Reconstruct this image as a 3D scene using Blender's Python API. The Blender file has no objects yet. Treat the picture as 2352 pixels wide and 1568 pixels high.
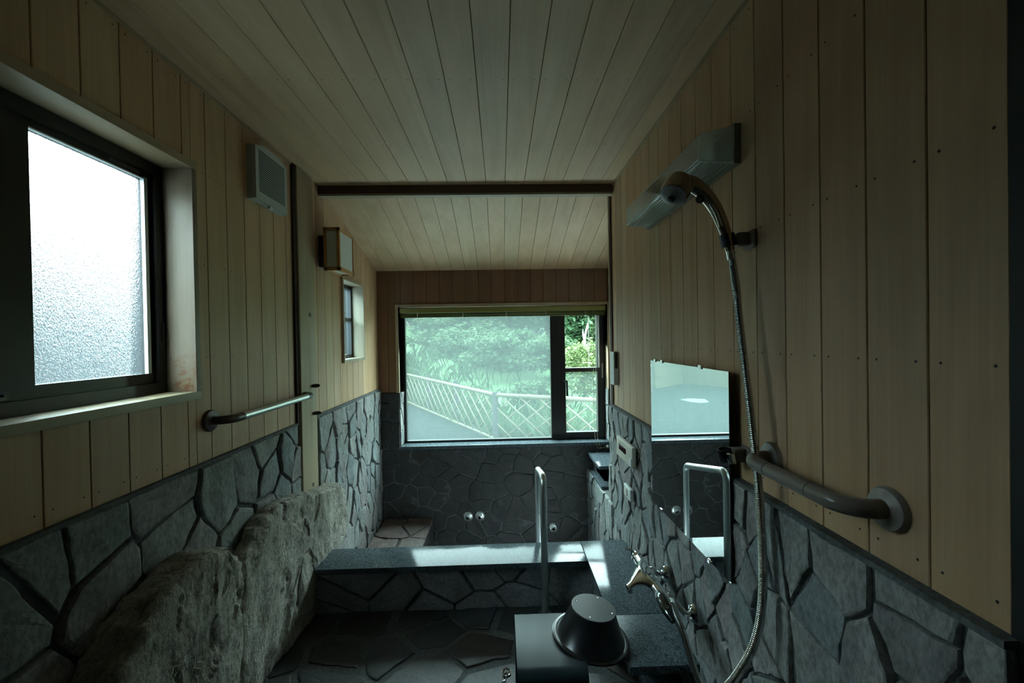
import bpy, bmesh, math, random
from mathutils import Vector, Matrix, noise
PI = math.pi
S = bpy.context.scene
C = S.collection

# ------------------------------------------------------------------ camera
# world: X right, Y into the room, Z up, washing floor at z = 0, eye at (0, 0, H)
H = 1.47
YAW, PITCH, ROLL, FPX = .0283, -.0091, .0174, 958.3
cy, sy, cp, sp = math.cos(YAW), math.sin(YAW), math.cos(PITCH), math.sin(PITCH)
Fv = Vector((sy*cp, cy*cp, sp)); R0 = Vector((cy, -sy, 0)); U0 = R0.cross(Fv)
Rv = R0*math.cos(ROLL) - U0*math.sin(ROLL)
Uv = U0*math.cos(ROLL) + R0*math.sin(ROLL)
cam_data = bpy.data.cameras.new('camera')
cam_data.sensor_width = 36; cam_data.lens = FPX/2352*36
cam_data.clip_start = .02; cam_data.clip_end = 300
cam = bpy.data.objects.new('camera', cam_data); C.objects.link(cam)
M = Matrix((Rv, Uv, -Fv)).transposed().to_4x4(); M.translation = Vector((0, 0, H))
cam.matrix_world = M
S.camera = cam

# ------------------------------------------------------------------ sky and exposure
world = bpy.data.worlds.new('overcast_sky'); S.world = world; world.use_nodes = True
wn = world.node_tree.nodes; wl = world.node_tree.links
bg = wn['Background']
tc = wn.new('ShaderNodeTexCoord'); sx = wn.new('ShaderNodeSeparateXYZ')
wl.new(tc.outputs['Generated'], sx.inputs[0])
cr = wn.new('ShaderNodeValToRGB'); wl.new(sx.outputs['Z'], cr.inputs[0])
cr.color_ramp.elements[0].position = 0.0; cr.color_ramp.elements[0].color = (.30, .38, .38, 1)
cr.color_ramp.elements[1].position = .55; cr.color_ramp.elements[1].color = (.74, .96, 1, 1)
# the cloud cover varies slightly around the horizon
mx_ = wn.new('ShaderNodeMath'); mx_.operation = 'MULTIPLY_ADD'; mx_.inputs[1].default_value = -.38; mx_.inputs[2].default_value = 1.0
wl.new(sx.outputs['X'], mx_.inputs[0])
my_ = wn.new('ShaderNodeMath'); my_.operation = 'MULTIPLY_ADD'; my_.inputs[1].default_value = -.20; wl.new(sx.outputs['Y'], my_.inputs[0]); wl.new(mx_.outputs[0], my_.inputs[2])
mm_ = wn.new('ShaderNodeMath'); mm_.operation = 'MAXIMUM'; mm_.inputs[1].default_value = .7; wl.new(my_.outputs[0], mm_.inputs[0])
ms_ = wn.new('ShaderNodeMath'); ms_.operation = 'MULTIPLY'; ms_.inputs[1].default_value = 9.0; wl.new(mm_.outputs[0], ms_.inputs[0])
wl.new(cr.outputs[0], bg.inputs['Color']); wl.new(ms_.outputs[0], bg.inputs['Strength'])
S.view_settings.view_transform = 'Standard'; S.view_settings.look = 'None'
S.view_settings.gamma = 1; S.view_settings.use_curve_mapping = False
S.view_settings.exposure = 2.95
S.cycles.max_bounces = 10; S.cycles.diffuse_bounces = 5; S.cycles.glossy_bounces = 5
S.cycles.transmission_bounces = 8; S.cycles.transparent_max_bounces = 12
S.cycles.sample_clamp_indirect = 6
S.cycles.use_denoising = True

XL, XR, ZC, YB, YK = -1.128, .741, H+.9754, 2.663, 3.876
XA = 1.12            # right side of the tub alcove
CAP = H-.46          # top of the stone cladding
CT = H-1.21          # top of the black granite counter
TUB = -.72           # bottom of the tub
GR = -.41            # ground outside
PW = .12             # board width
ALC = lambda y: H+.632+.285*(YK-y)      # sloping ceiling over the tub

# ------------------------------------------------------------------ materials
def mat(name, col, rough=.5, metal=0, spec=.5):
    m = bpy.data.materials.new(name); m.use_nodes = True
    b = m.node_tree.nodes['Principled BSDF']
    b.inputs['Base Color'].default_value = (*col, 1)
    b.inputs['Roughness'].default_value = rough; b.inputs['Metallic'].default_value = metal
    b.inputs['Specular IOR Level'].default_value = spec
    return m
def N(m, t, **kw):
    n = m.node_tree.nodes.new(t)
    for k, v in kw.items():
        if k in n.inputs.keys(): n.inputs[k].default_value = v
        else: setattr(n, k, v)
    return n
def L(m, a, b): m.node_tree.links.new(a, b)
def coords(m, scale, island=7.0):
    tcn = N(m, 'ShaderNodeTexCoord'); geo = N(m, 'ShaderNodeNewGeometry')
    mp = N(m, 'ShaderNodeMapping'); mp.inputs['Scale'].default_value = scale
    off = N(m, 'ShaderNodeVectorMath', operation='SCALE'); off.inputs[0].default_value = (13, 17, 11)
    mul = N(m, 'ShaderNodeMath', operation='MULTIPLY'); mul.inputs[1].default_value = island
    L(m, geo.outputs['Random Per Island'], mul.inputs[0]); L(m, mul.outputs[0], off.inputs['Scale'])
    add = N(m, 'ShaderNodeVectorMath', operation='ADD')
    L(m, tcn.outputs['Object'], mp.inputs['Vector']); L(m, mp.outputs[0], add.inputs[0]); L(m, off.outputs[0], add.inputs[1])
    return add.outputs[0], geo.outputs['Random Per Island']
def ramp(m, fac, stops):
    r = N(m, 'ShaderNodeValToRGB'); e = r.color_ramp.elements
    while len(e) < len(stops): e.new(.5)
    for i, (p, c) in enumerate(stops): e[i].position = p; e[i].color = (*c, 1)
    L(m, fac, r.inputs[0]); return r.outputs[0]
def mix(m, f, a, b, mode='MIX'):
    n = N(m, 'ShaderNodeMix', data_type='RGBA', blend_type=mode)
    for k, v in ((0, f), (6, a), (7, b)):
        if hasattr(v, 'links'): L(m, v, n.inputs[k])
        elif isinstance(v, tuple): n.inputs[k].default_value = (*v, 1)
        else: n.inputs[k].default_value = v
    return n.outputs[2]
def bump(m, h, strength=.3, dist=.01):
    b = N(m, 'ShaderNodeBump'); b.inputs['Strength'].default_value = strength; b.inputs['Distance'].default_value = dist
    L(m, h, b.inputs['Height']); L(m, b.outputs[0], m.node_tree.nodes['Principled BSDF'].inputs['Normal'])
def P(m): return m.node_tree.nodes['Principled BSDF']

def wood(name, c1, c2, c3, grain='Z', rough=.55, tone=.17):
    m = mat(name, c1, rough)
    sc = {'Z': (9, 9, .8), 'Y': (9, .8, 9), 'X': (.8, 9, 9)}[grain]
    v, rnd = coords(m, sc)
    n1 = N(m, 'ShaderNodeTexNoise', Scale=1.0, Detail=4.0, Distortion=1.2); L(m, v, n1.inputs['Vector'])
    fine = {'Z': (160, 160, 3), 'Y': (160, 3, 160), 'X': (3, 160, 160)}[grain]
    v2, _ = coords(m, fine)
    n2 = N(m, 'ShaderNodeTexNoise', Scale=1.0, Detail=2.0); L(m, v2, n2.inputs['Vector'])
    sep = N(m, 'ShaderNodeMath', operation='MULTIPLY'); sep.inputs[1].default_value = 9; L(m, n1.outputs['Fac'], sep.inputs[0])
    sn = N(m, 'ShaderNodeMath', operation='SINE'); L(m, sep.outputs[0], sn.inputs[0])
    cth = ramp(m, sn.outputs[0], [(0, (0, 0, 0)), (1, (1, 1, 1))])
    base = ramp(m, n1.outputs['Fac'], [(.3, c1), (.5, c2), (.72, c3)])
    b1 = mix(m, .10, base, mix(m, 1.0, base, cth, 'MULTIPLY'))
    b2 = mix(m, .22, b1, mix(m, 1.0, b1, n2.outputs['Fac'], 'MULTIPLY'))
    tr = ramp(m, rnd, [(0, (1-tone, 1-tone, 1-tone*.6)), (.35, (1, .96, .9)), (.65, (1, 1, 1)), (1, (1-tone*.5, 1, .97))])
    b3 = mix(m, 1.0, b2, tr, 'MULTIPLY')
    big = N(m, 'ShaderNodeTexNoise', Scale=2.3, Detail=3.0)
    tcn = N(m, 'ShaderNodeTexCoord'); L(m, tcn.outputs['Object'], big.inputs['Vector'])
    b4 = mix(m, .35, b3, mix(m, 1.0, b3, ramp(m, big.outputs['Fac'], [(.35, (.72, .70, .62)), (.65, (1.0, 1.0, 1.0))]), 'MULTIPLY'))
    L(m, b4, P(m).inputs['Base Color'])
    bump(m, n2.outputs['Fac'], .12, .002)
    return m
def stone(name, cs, grain=(1, 1, 1), rough=.7, bs=.6, dist=.006, streak=0):
    m = mat(name, cs[0], rough)
    v, rnd = coords(m, grain)
    n1 = N(m, 'ShaderNodeTexNoise', Scale=9.0, Detail=8.0, Roughness=.65); L(m, v, n1.inputs['Vector'])
    n2 = N(m, 'ShaderNodeTexNoise', Scale=90.0, Detail=4.0, Roughness=.7); L(m, v, n2.inputs['Vector'])
    base = ramp(m, rnd, [(i/(len(cs)-1), c) for i, c in enumerate(cs)])
    sp1 = ramp(m, n2.outputs['Fac'], [(.35, (.62, .62, .62)), (.62, (1.25, 1.25, 1.25))])
    sp2 = ramp(m, n1.outputs['Fac'], [(.3, (.68, .68, .68)), (.7, (1.2, 1.2, 1.2))])
    b = mix(m, 1.0, mix(m, 1.0, base, sp1, 'MULTIPLY'), sp2, 'MULTIPLY')
    L(m, b, P(m).inputs['Base Color'])
    ad = N(m, 'ShaderNodeMath', operation='MULTIPLY_ADD'); ad.inputs[1].default_value = .35
    L(m, n2.outputs['Fac'], ad.inputs[0]); L(m, n1.outputs['Fac'], ad.inputs[2])
    bump(m, ad.outputs[0], bs, dist)
    return m

SL = (1.0, 1.0, 1.0)
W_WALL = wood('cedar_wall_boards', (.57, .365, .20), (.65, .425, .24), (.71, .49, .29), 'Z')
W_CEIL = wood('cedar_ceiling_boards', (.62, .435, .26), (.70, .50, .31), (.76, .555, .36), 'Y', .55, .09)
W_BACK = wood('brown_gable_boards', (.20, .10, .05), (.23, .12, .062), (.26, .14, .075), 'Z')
W_TRIM_Y = wood('pale_casing_along', (.40, .30, .18), (.46, .35, .22), (.50, .39, .26), 'Y', .45)
W_TRIM_Z = wood('pale_casing_upright', (.40, .30, .21), (.50, .38, .27), (.56, .44, .32), 'Z', .45)
W_POST = wood('grey_green_post', (.36, .29, .19), (.44, .37, .25), (.48, .41, .29), 'Z', .6)
W_BEAM = wood('dark_beam', (.075, .04, .025), (.10, .052, .03), (.12, .065, .04), 'X')
W_ORANGE = wood('amber_lantern_wood', (.55, .26, .075), (.64, .32, .10), (.70, .37, .13), 'Z', .4)
W_DARK = mat('shadow_gap', (.03, .018, .012), .9)
NAIL = mat('nail_heads', (.02, .025, .03), .5, .6)
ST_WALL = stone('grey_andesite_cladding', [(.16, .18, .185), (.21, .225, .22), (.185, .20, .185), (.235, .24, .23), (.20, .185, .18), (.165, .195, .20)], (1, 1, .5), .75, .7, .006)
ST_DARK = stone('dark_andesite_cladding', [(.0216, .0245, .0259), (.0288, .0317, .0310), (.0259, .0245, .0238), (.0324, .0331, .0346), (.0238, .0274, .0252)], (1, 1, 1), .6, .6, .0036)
ST_FLOOR = stone('dark_floor_flagstones', [(.0324, .0382, .0410), (.0418, .0468, .0490), (.0418, .0353, .0274), (.0504, .0547, .0562), (.0360, .0353, .0302)], (1, 1, 1), .5, .5, .0029)
ST_BENCH = stone('reddish_bench_stones', [(.13, .095, .085), (.15, .11, .10), (.12, .10, .09)], (1, 1, 1), .7, .5, .004)
ST_RISER = stone('riser_stones', [(.20, .21, .23), (.24, .25, .26), (.21, .21, .23)], (1, 1, 1), .6, .6, .005)
MORTAR = stone('grey_mortar', [(.075, .085, .085), (.085, .095, .095)], (1, 1, 1), .9, .6, .004)
MORTAR_L = stone('pale_mortar', [(.09, .10, .10), (.10, .11, .11)], (1, 1, 1), .9, .5, .003)
BOULDER = stone('rough_brown_grey_rock', [(.38, .37, .33), (.42, .41, .37)], (1, 1, .55), .85, 1.0, .02)
# cracks and dark pits on the big rocks
def rock_extra(m):
    b = P(m); src = b.inputs['Base Color'].links[0].from_socket
    tcn = N(m, 'ShaderNodeTexCoord'); mp = N(m, 'ShaderNodeMapping'); mp.inputs['Scale'].default_value = (14, 14, 5)
    L(m, tcn.outputs['Object'], mp.inputs[0])
    n = N(m, 'ShaderNodeTexNoise', Scale=1.6, Detail=9.0, Roughness=.72, Distortion=.6); L(m, mp.outputs[0], n.inputs['Vector'])
    f = ramp(m, n.outputs['Fac'], [(.32, (.18, .16, .13)), (.47, (.9, .88, .84)), (.72, (1.15, 1.17, 1.13))])
    L(m, mix(m, 1.0, src, f, 'MULTIPLY'), b.inputs['Base Color'])
rock_extra(BOULDER)
def granite(name, gloss):
    m = mat(name, (.03, .035, .038), gloss)
    v, _ = coords(m, (1, 1, 1), 0)
    n = N(m, 'ShaderNodeTexNoise', Scale=180.0, Detail=3.0); L(m, v, n.inputs['Vector'])
    b = ramp(m, n.outputs['Fac'], [(.35, (.022, .030, .036)), (.55, (.048, .062, .072)), (.75, (.12, .145, .155))])
    n2 = N(m, 'ShaderNodeTexNoise', Scale=26.0, Detail=6.0, Distortion=3.0, Roughness=.7); L(m, v, n2.inputs['Vector'])
    n3 = N(m, 'ShaderNodeTexNoise', Scale=3.0, Detail=3.0); L(m, v, n3.inputs['Vector'])
    thin = ramp(m, n2.outputs['Fac'], [(.47, (0, 0, 0)), (.5, (1, 1, 1)), (.53, (0, 0, 0))])
    L(m, mix(m, mix(m, 1.0, thin, (.5, .5, .5), 'MULTIPLY'), b, (.30, .36, .38)), P(m).inputs['Base Color'])
    r = ramp(m, n3.outputs['Fac'], [(.35, (gloss*.6,)*3), (.7, (gloss*1.7,)*3)])
    L(m, r, P(m).inputs['Roughness'])
    P(m).inputs['Specular IOR Level'].default_value = .09
    return m
GRAN = granite('polished_black_granite', .09)
GRAN2 = granite('limescaled_black_granite', .22)
CHROME = mat('chrome', (.78, .80, .80), .08, 1)
STEEL = mat('brushed_steel', (.62, .66, .66), .38, 1)
BLACKP = mat('satin_black_plastic', (.012, .013, .015), .32)
STOOLM = mat('matt_black_stool', (.022, .034, .04), .42, 0, .32)
BASINM = mat('glossy_black_basin', (.008, .008, .010), .28)
BASINTOP = mat('satin_charcoal_disc', (.05, .054, .056), .42)
TAUPE = mat('taupe_vinyl_grip', (.155, .13, .11), .38)
TAUPE2 = mat('taupe_flange', (.22, .195, .175), .3)
BROWNG = mat('dark_brown_grip', (.055, .036, .028), .35)
ALU = mat('bronze_black_aluminium', (.018, .017, .017), .35, .4)
ALU_L = mat('pale_track', (.55, .60, .60), .4, .3)
WHITEP = mat('white_plastic', (.55, .60, .58), .4)
CREAMP = mat('cream_plastic', (.55, .53, .44), .4)
GREYP = mat('grey_plastic', (.30, .33, .32), .45)
FAN_W = mat('offwhite_vent_plastic', (.42, .46, .42), .5)
REDW = mat('dark_red_display', (.035, .008, .012), .1)
RICE = mat('rice_paper_panel', (.62, .66, .62), .7)
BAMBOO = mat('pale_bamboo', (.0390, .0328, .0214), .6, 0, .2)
OLIVE = mat('olive_headrail', (.22, .21, .05), .45)
CORD = mat('beige_cord', (.40, .38, .28), .8)
POSTO = mat('dark_fence_post', (.0196, .0182, .0210), .8, 0, .1)
BLACKWALL = mat('black_door_jamb', (.004, .004, .004), .6)
ROPE = mat('dark_lashing', (.06, .05, .045), .9)
def glassy(name, haze, tint=(1, 1, 1), gl=.06, veil=(.9, 1, 1)):
    m = bpy.data.materials.new(name); m.use_nodes = True; nt = m.node_tree; nt.nodes.clear()
    out = nt.nodes.new('ShaderNodeOutputMaterial')
    tr = N(m, 'ShaderNodeBsdfTransparent'); tr.inputs[0].default_value = (*tint, 1)
    tl = N(m, 'ShaderNodeBsdfTranslucent'); tl.inputs[0].default_value = (*veil, 1)
    g = N(m, 'ShaderNodeBsdfGlossy'); g.inputs['Roughness'].default_value = .02
    m1 = N(m, 'ShaderNodeMixShader'); m1.inputs[0].default_value = haze
    L(m, tr.outputs[0], m1.inputs[1]); L(m, tl.outputs[0], m1.inputs[2])
    m2 = N(m, 'ShaderNodeMixShader'); m2.inputs[0].default_value = gl
    L(m, m1.outputs[0], m2.inputs[1]); L(m, g.outputs[0], m2.inputs[2]); L(m, m2.outputs[0], out.inputs[0])
    return m
CLEAR = glassy('clear_pane', 0, (.94, .98, .96))
MISTY = glassy('misted_pane', .38, (.87, .92, .905), .04, (.039, .050, .0465))
MISTY2 = glassy('water_spotted_pane', .26, (.87, .92, .905), .02, (.039, .050, .0465))
def frosted():
    m = bpy.data.materials.new('frosted_pane'); m.use_nodes = True; nt = m.node_tree; nt.nodes.clear()
    out = nt.nodes.new('ShaderNodeOutputMaterial')
    rf = N(m, 'ShaderNodeBsdfRefraction', distribution='BECKMANN'); rf.inputs['Roughness'].default_value = .10; rf.inputs['IOR'].default_value = 1.25
    rf.inputs[0].default_value = (.78, .82, .83, 1)
    tl = N(m, 'ShaderNodeBsdfTranslucent'); tl.inputs[0].default_value = (.02, .024, .026, 1)
    tcn = N(m, 'ShaderNodeTexCoord')
    n = N(m, 'ShaderNodeTexNoise', Scale=170.0, Detail=3.0, Roughness=.6); L(m, tcn.outputs['Object'], n.inputs['Vector'])
    b = N(m, 'ShaderNodeBump'); b.inputs['Strength'].default_value = .7; b.inputs['Distance'].default_value = .006
    L(m, n.outputs['Fac'], b.inputs['Height']); L(m, b.outputs[0], rf.inputs['Normal'])
    mx = N(m, 'ShaderNodeMixShader'); mx.inputs[0].default_value = .3
    L(m, rf.outputs[0], mx.inputs[1]); L(m, tl.outputs[0], mx.inputs[2]); L(m, mx.outputs[0], out.inputs[0])
    return m
FROST = frosted()
SCREEN = glassy('screened_grey_pane', .6, (.10, .12, .13), .03, (.03, .04, .042))
MIRROR = mat('mirror_silver', (.86, .93, .91), .012, 1)
def cover():
    m = glassy('clear_ribbed_cover', .35, (.86, .92, .9), .22, (.75, .82, .78))
    return m
COVER = cover()

# ------------------------------------------------------------------ mesh helpers
class MB:
    def __init__(s): s.v = []; s.f = []; s.mi = []; s.sm = []
    def add(s, vs, fs, mi=0, smooth=False):
        o = len(s.v); s.v += [tuple(p) for p in vs]
        for f in fs: s.f.append([o+i for i in f]); s.mi.append(mi); s.sm.append(smooth)
    def box(s, x0, x1, y0, y1, z0, z1, mi=0, fn=None):
        vs = [(x, y, z) for x in (x0, x1) for y in (y0, y1) for z in (z0, z1)]
        if fn: vs = [fn(*p) for p in vs]
        s.add(vs, [(0, 1, 3, 2), (4, 6, 7, 5), (0, 4, 5, 1), (2, 3, 7, 6), (0, 2, 6, 4), (1, 5, 7, 3)], mi)
    def rbox(s, x0, x1, y0, y1, z0, z1, r=.004, mi=0, fn=None):
        # box with chamfered edges
        b = bmesh.new(); bmesh.ops.create_cube(b, size=1)
        for v in b.verts:
            v.co = Vector((x0+(v.co.x+.5)*(x1-x0), y0+(v.co.y+.5)*(y1-y0), z0+(v.co.z+.5)*(z1-z0)))
        bmesh.ops.bevel(b, geom=b.edges[:], offset=r, segments=3, affect='EDGES', profile=.6)
        b.verts.index_update()
        vs = [v.co.copy() for v in b.verts]
        if fn: vs = [fn(*p) for p in vs]
        s.add(vs, [[v.index for v in f.verts] for f in b.faces], mi, True); b.free()
    def prism(s, poly, fn, d0, d1, mi=0, smooth=False):
        n = len(poly); vs = [fn(u, v, d0) for u, v in poly]+[fn(u, v, d1) for u, v in poly]
        fs = [list(range(n))[::-1], list(range(n, 2*n))]+[(i, (i+1) % n, n+(i+1) % n, n+i) for i in range(n)]
        s.add(vs, fs, mi, smooth)
    def tube(s, pts, r, n=16, mi=0, cap=True, rfn=None):
        pts = [Vector(p) for p in pts]; rings = []; up = None
        for i, p in enumerate(pts):
            t = (pts[min(i+1, len(pts)-1)]-pts[max(i-1, 0)]).normalized()
            if up is None:
                up = t.cross(Vector((0, 0, 1)));
                if up.length < .1: up = t.cross(Vector((1, 0, 0)))
            up = (up-t*up.dot(t)).normalized(); w = t.cross(up)
            rr = rfn(i) if rfn else r
            rings.append([p+(up*math.cos(a)+w*math.sin(a))*rr for a in [2*PI*k/n for k in range(n)]])
        vs = [v for rg in rings for v in rg]; fs = []
        for i in range(len(pts)-1):
            for k in range(n): fs.append((i*n+k, i*n+(k+1) % n, (i+1)*n+(k+1) % n, (i+1)*n+k))
        s.add(vs, fs, mi, True)
        if cap:
            s.add(rings[0], [list(range(n))[::-1]], mi); s.add(rings[-1], [list(range(n))], mi)
    def lathe(s, prof, origin, axis, n=40, mi=0, smooth=True):
        axis = Vector(axis).normalized(); a = axis.cross(Vector((.3, .2, 1)));
        if a.length < .1: a = axis.cross(Vector((1, 0, 0)))
        a.normalize(); b = axis.cross(a); o = Vector(origin); vs = []; fs = []
        for r, h in prof:
            vs += [o+axis*h+(a*math.cos(2*PI*k/n)+b*math.sin(2*PI*k/n))*r for k in range(n)]
        for i in range(len(prof)-1):
            for k in range(n): fs.append((i*n+k, i*n+(k+1) % n, (i+1)*n+(k+1) % n, (i+1)*n+k))
        s.add(vs, fs, mi, smooth)
        for i in (0, len(prof)-1):
            if prof[i][0] > 1e-5:
                f = list(range(n)); s.add(vs[i*n:(i+1)*n], [f], mi)
    def build(s, name, mats, parent=None, merge=1e-5, world_origin=None):
        me = bpy.data.meshes.new(name)
        o = Vector(world_origin) if world_origin else Vector((0, 0, 0))
        base = Vector(parent.get('_o', (0, 0, 0))) if parent else o
        me.from_pydata([tuple(Vector(v)-base) for v in s.v], [], s.f)
        if not isinstance(mats, (list, tuple)): mats = [mats]
        for m in mats: me.materials.append(m)
        me.polygons.foreach_set('material_index', s.mi); me.polygons.foreach_set('use_smooth', s.sm)
        bm = bmesh.new(); bm.from_mesh(me)
        bmesh.ops.remove_doubles(bm, verts=bm.verts, dist=merge)
        bmesh.ops.recalc_face_normals(bm, faces=bm.faces)
        for e in bm.edges:
            if len(e.link_faces) == 2 and e.calc_face_angle(0) > .6: e.smooth = False
        bm.to_mesh(me); bm.free()
        ob = bpy.data.objects.new(name, me); C.objects.link(ob)
        if parent: ob.parent = parent; ob['_o'] = tuple(base)
        else: ob.location = o; ob['_o'] = tuple(o)
        return ob
def thing(name, loc, label=None, cat=None, group=None, kind=None):
    o = bpy.data.objects.new(name, None); C.objects.link(o); o.location = loc; o['_o'] = tuple(loc)
    o.empty_display_size = .05
    return tag(o, label, cat, group, kind)
def tag(o, label=None, cat=None, group=None, kind=None):
    if label: o['label'] = label
    if cat: o['category'] = cat
    if group: o['group'] = group
    if kind: o['kind'] = kind
    return o
def arc(c, a, b, r, t0, t1, n=8):
    c, a, b = Vector(c), Vector(a), Vector(b)
    return [c+(a*math.cos(t0+(t1-t0)*i/n)+b*math.sin(t0+(t1-t0)*i/n))*r for i in range(n+1)]
def spline(pts, n=10):
    pts = [Vector(p) for p in pts]; P_ = [pts[0]*2-pts[1]]+pts+[pts[-1]*2-pts[-2]]; out = []
    for i in range(1, len(P_)-2):
        for k in range(n):
            t = k/n; a, b, c, d = P_[i-1:i+3]
            out.append(.5*((2*b)+(c-a)*t+(2*a-5*b+4*c-d)*t*t+(3*b-a-3*c+d)*t**3))
    out.append(pts[-1]); return out
def nz(x, y, z, s=1.0, o=0): return noise.noise(Vector((x*s+o, y*s-o, z*s+2*o)))

fL = lambda u, v, d: (XL+d, u, v)       # left wall: u = Y, v = Z
fR = lambda u, v, d: (XR-d, u, v)
fB = lambda u, v, d: (u, YK-d, v)       # back wall: u = X
fC = lambda u, v, d: (u, v, ZC-d)       # ceiling: v = Y
fA = lambda u, v, d: (u, v, ALC(v)-d)
fF = lambda u, v, d: (u, v, d)

def planks(mb, fn, u0, u1, v0, v1, phase, holes=(), nails=(), vtop=None, th=.012, gap=.0024, mi=0):
    """tongue-and-groove boards running along v, with nail heads; holes = (u0,u1,v0,v1)"""
    k = math.floor((u0-phase)/PW)
    while phase+k*PW < u1:
        a, b = phase+k*PW, phase+(k+1)*PW; k += 1
        aa, bb = max(a+gap/2, u0), min(b-gap/2, u1)
        if bb-aa < .002: continue
        cuts = sorted({aa, bb}|{h for hl in holes for h in hl[:2] if aa < h < bb})
        for c0, c1 in zip(cuts, cuts[1:]):
            m_ = (c0+c1)/2; segs = [(v0, v1)]
            for h in holes:
                if h[0] < m_ < h[1]:
                    ns = []
                    for s0, s1 in segs:
                        if h[2] > s0: ns.append((s0, min(s1, h[2])))
                        if h[3] < s1: ns.append((max(s0, h[3]), s1))
                    segs = ns
            for s0, s1 in segs:
                if s1-s0 < .004: continue
                if vtop: e0, e1 = vtop(c0), vtop(c1)
                else: e0 = e1 = s1
                if s1 < v1-.001: e0 = e1 = s1
                ch = .0015
                # front face with tiny chamfers
                vs = [fn(c0, s0, -th), fn(c1, s0, -th), fn(c1, e1, -th), fn(c0, e0, -th),
                      fn(c0, s0, -ch), fn(c1, s0, -ch), fn(c1, e1, -ch), fn(c0, e0, -ch),
                      fn(c0+ch, s0, 0), fn(c1-ch, s0, 0), fn(c1-ch, e1, 0), fn(c0+ch, e0, 0)]
                fs = [(8, 9, 10, 11)]
                for q in (0, 4):
                    for i in range(4): fs.append((q+i, q+(i+1) % 4, q+4+(i+1) % 4, q+4+i))
                mb.add(vs, fs, mi)
                for nv in nails:
                    if not (s0+.01 < nv < min(e0, e1)-.01): continue
                    for off in (.021, .099):
                        nu = a+off
                        if c0+.005 < nu < c1-.005:
                            r = .0026
                            mb.add([fn(nu+r*math.cos(t), nv+r*math.sin(t), .0004) for t in [i*PI/3 for i in range(6)]], [range(6)], 1)
def solid(mb, fn, u0, u1, v0, v1, holes, d0, d1, mi):
    us = sorted({u0, u1}|{h for hl in holes for h in hl[:2]}); vs = sorted({v0, v1}|{h for hl in holes for h in hl[2:]})
    for a, b in zip(us, us[1:]):
        for c, d in zip(vs, vs[1:]):
            m_ = ((a+b)/2, (c+d)/2)
            if any(h[0] < m_[0] < h[1] and h[2] < m_[1] < h[3] for h in holes): continue
            mb.box(a, b, c, d, d0, d1, mi, fn)

def clip(poly, nx, ny, c):
    out = []
    for i in range(len(poly)):
        a, b = poly[i], poly[(i+1) % len(poly)]
        da, db = nx*a[0]+ny*a[1]-c, nx*b[0]+ny*b[1]-c
        if da <= 0: out.append(a)
        if (da < 0 < db) or (db < 0 < da):
            t = da/(da-db); out.append((a[0]+(b[0]-a[0])*t, a[1]+(b[1]-a[1])*t))
    return out
def paving(mb, fn, u0, u1, v0, v1, cell, seed, th=.02, joint=.012, su=1.0, sv=1.0, rough=.005, mi=0, skip=None, var=.7, edge=.0, dmax=9):
    """irregular split stones: every stone is a closed island of its own"""
    rn = random.Random(seed); sites = []
    n = int((u1-u0)*(v1-v0)/(cell*cell)*1.15)+2
    tries = 0
    while len(sites) < n and tries < n*60:
        tries += 1; p = (rn.uniform(u0, u1), rn.uniform(v0, v1)); dmin = cell*rn.uniform(.35, .95)
        if all(((p[0]-q[0])/su)**2+((p[1]-q[1])/sv)**2 > dmin*dmin for q in sites): sites.append(p)
    for i, p in enumerate(sites):
        poly = [(u0+edge, v0+edge), (u1-edge, v0+edge), (u1-edge, v1-edge), (u0+edge, v1-edge)]
        for j, q in enumerate(sites):
            if i == j: continue
            dx, dy = (q[0]-p[0])/su**2, (q[1]-p[1])/sv**2; l = math.hypot(dx, dy)
            if math.hypot(q[0]-p[0], q[1]-p[1]) > 5*cell: continue
            g = joint*.5*(.5+1.1*((i*7+j*7) % 5)/4)
            mx, my = (p[0]+q[0])/2, (p[1]+q[1])/2
            poly = clip(poly, dx/l, dy/l, (mx*dx+my*dy)/l-g)
            if len(poly) < 3: break
        if len(poly) < 3: continue
        if skip and skip(*p): continue
        # rough outline
        pts = []
        for a, b in zip(poly, poly[1:]+poly[:1]):
            l = math.hypot(b[0]-a[0], b[1]-a[1]); k = max(1, int(l/.03))
            for t in range(k):
                f = t/k; x, y = a[0]+(b[0]-a[0])*f, a[1]+(b[1]-a[1])*f
                x = min(max(x+noise.noise(Vector((x*40, y*40, i)))*rough*1.3, u0), u1)
                y = min(max(y+noise.noise(Vector((x*40+9, y*40, i+5)))*rough*1.3, v0), v1)
                pts.append((x, y))
        m_ = len(pts)
        if m_ < 3: continue
        cu, cv = sum(x for x, _ in pts)/m_, sum(y for _, y in pts)/m_
        t0 = th*(1+var*rn.uniform(-.5, .5)); ax, ay = rn.uniform(-.05, .05)*var, rn.uniform(-.05, .05)*var
        def dep(x, y, e): return min(dmax, t0+ax*(x-cu)+ay*(y-cv)+noise.noise(Vector((x*14, y*14, seed+i)))*.35*th*e)*(1 if dmax > 1 else .98)
        vs = [fn(x, y, -.004) for x, y in pts]; rings = [(1.0, .62, 0), (.965, .93, 1), (.90, 1.0, 1), (.55, 1.02, 1)]
        for sc, hh, e in rings:
            vs += [fn(cu+(x-cu)*sc, cv+(y-cv)*sc, dep(cu+(x-cu)*sc, cv+(y-cv)*sc, e)*hh) for x, y in pts]
        vs.append(fn(cu, cv, dep(cu, cv, 1)))
        fs = []
        for r in range(len(rings)):
            for k in range(m_): fs.append((r*m_+k, r*m_+(k+1) % m_, (r+1)*m_+(k+1) % m_, (r+1)*m_+k))
        q = len(rings)*m_
        for k in range(m_): fs.append((q+k, q+(k+1) % m_, len(vs)-1))
        mb.add(vs, fs, mi, False)
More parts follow.
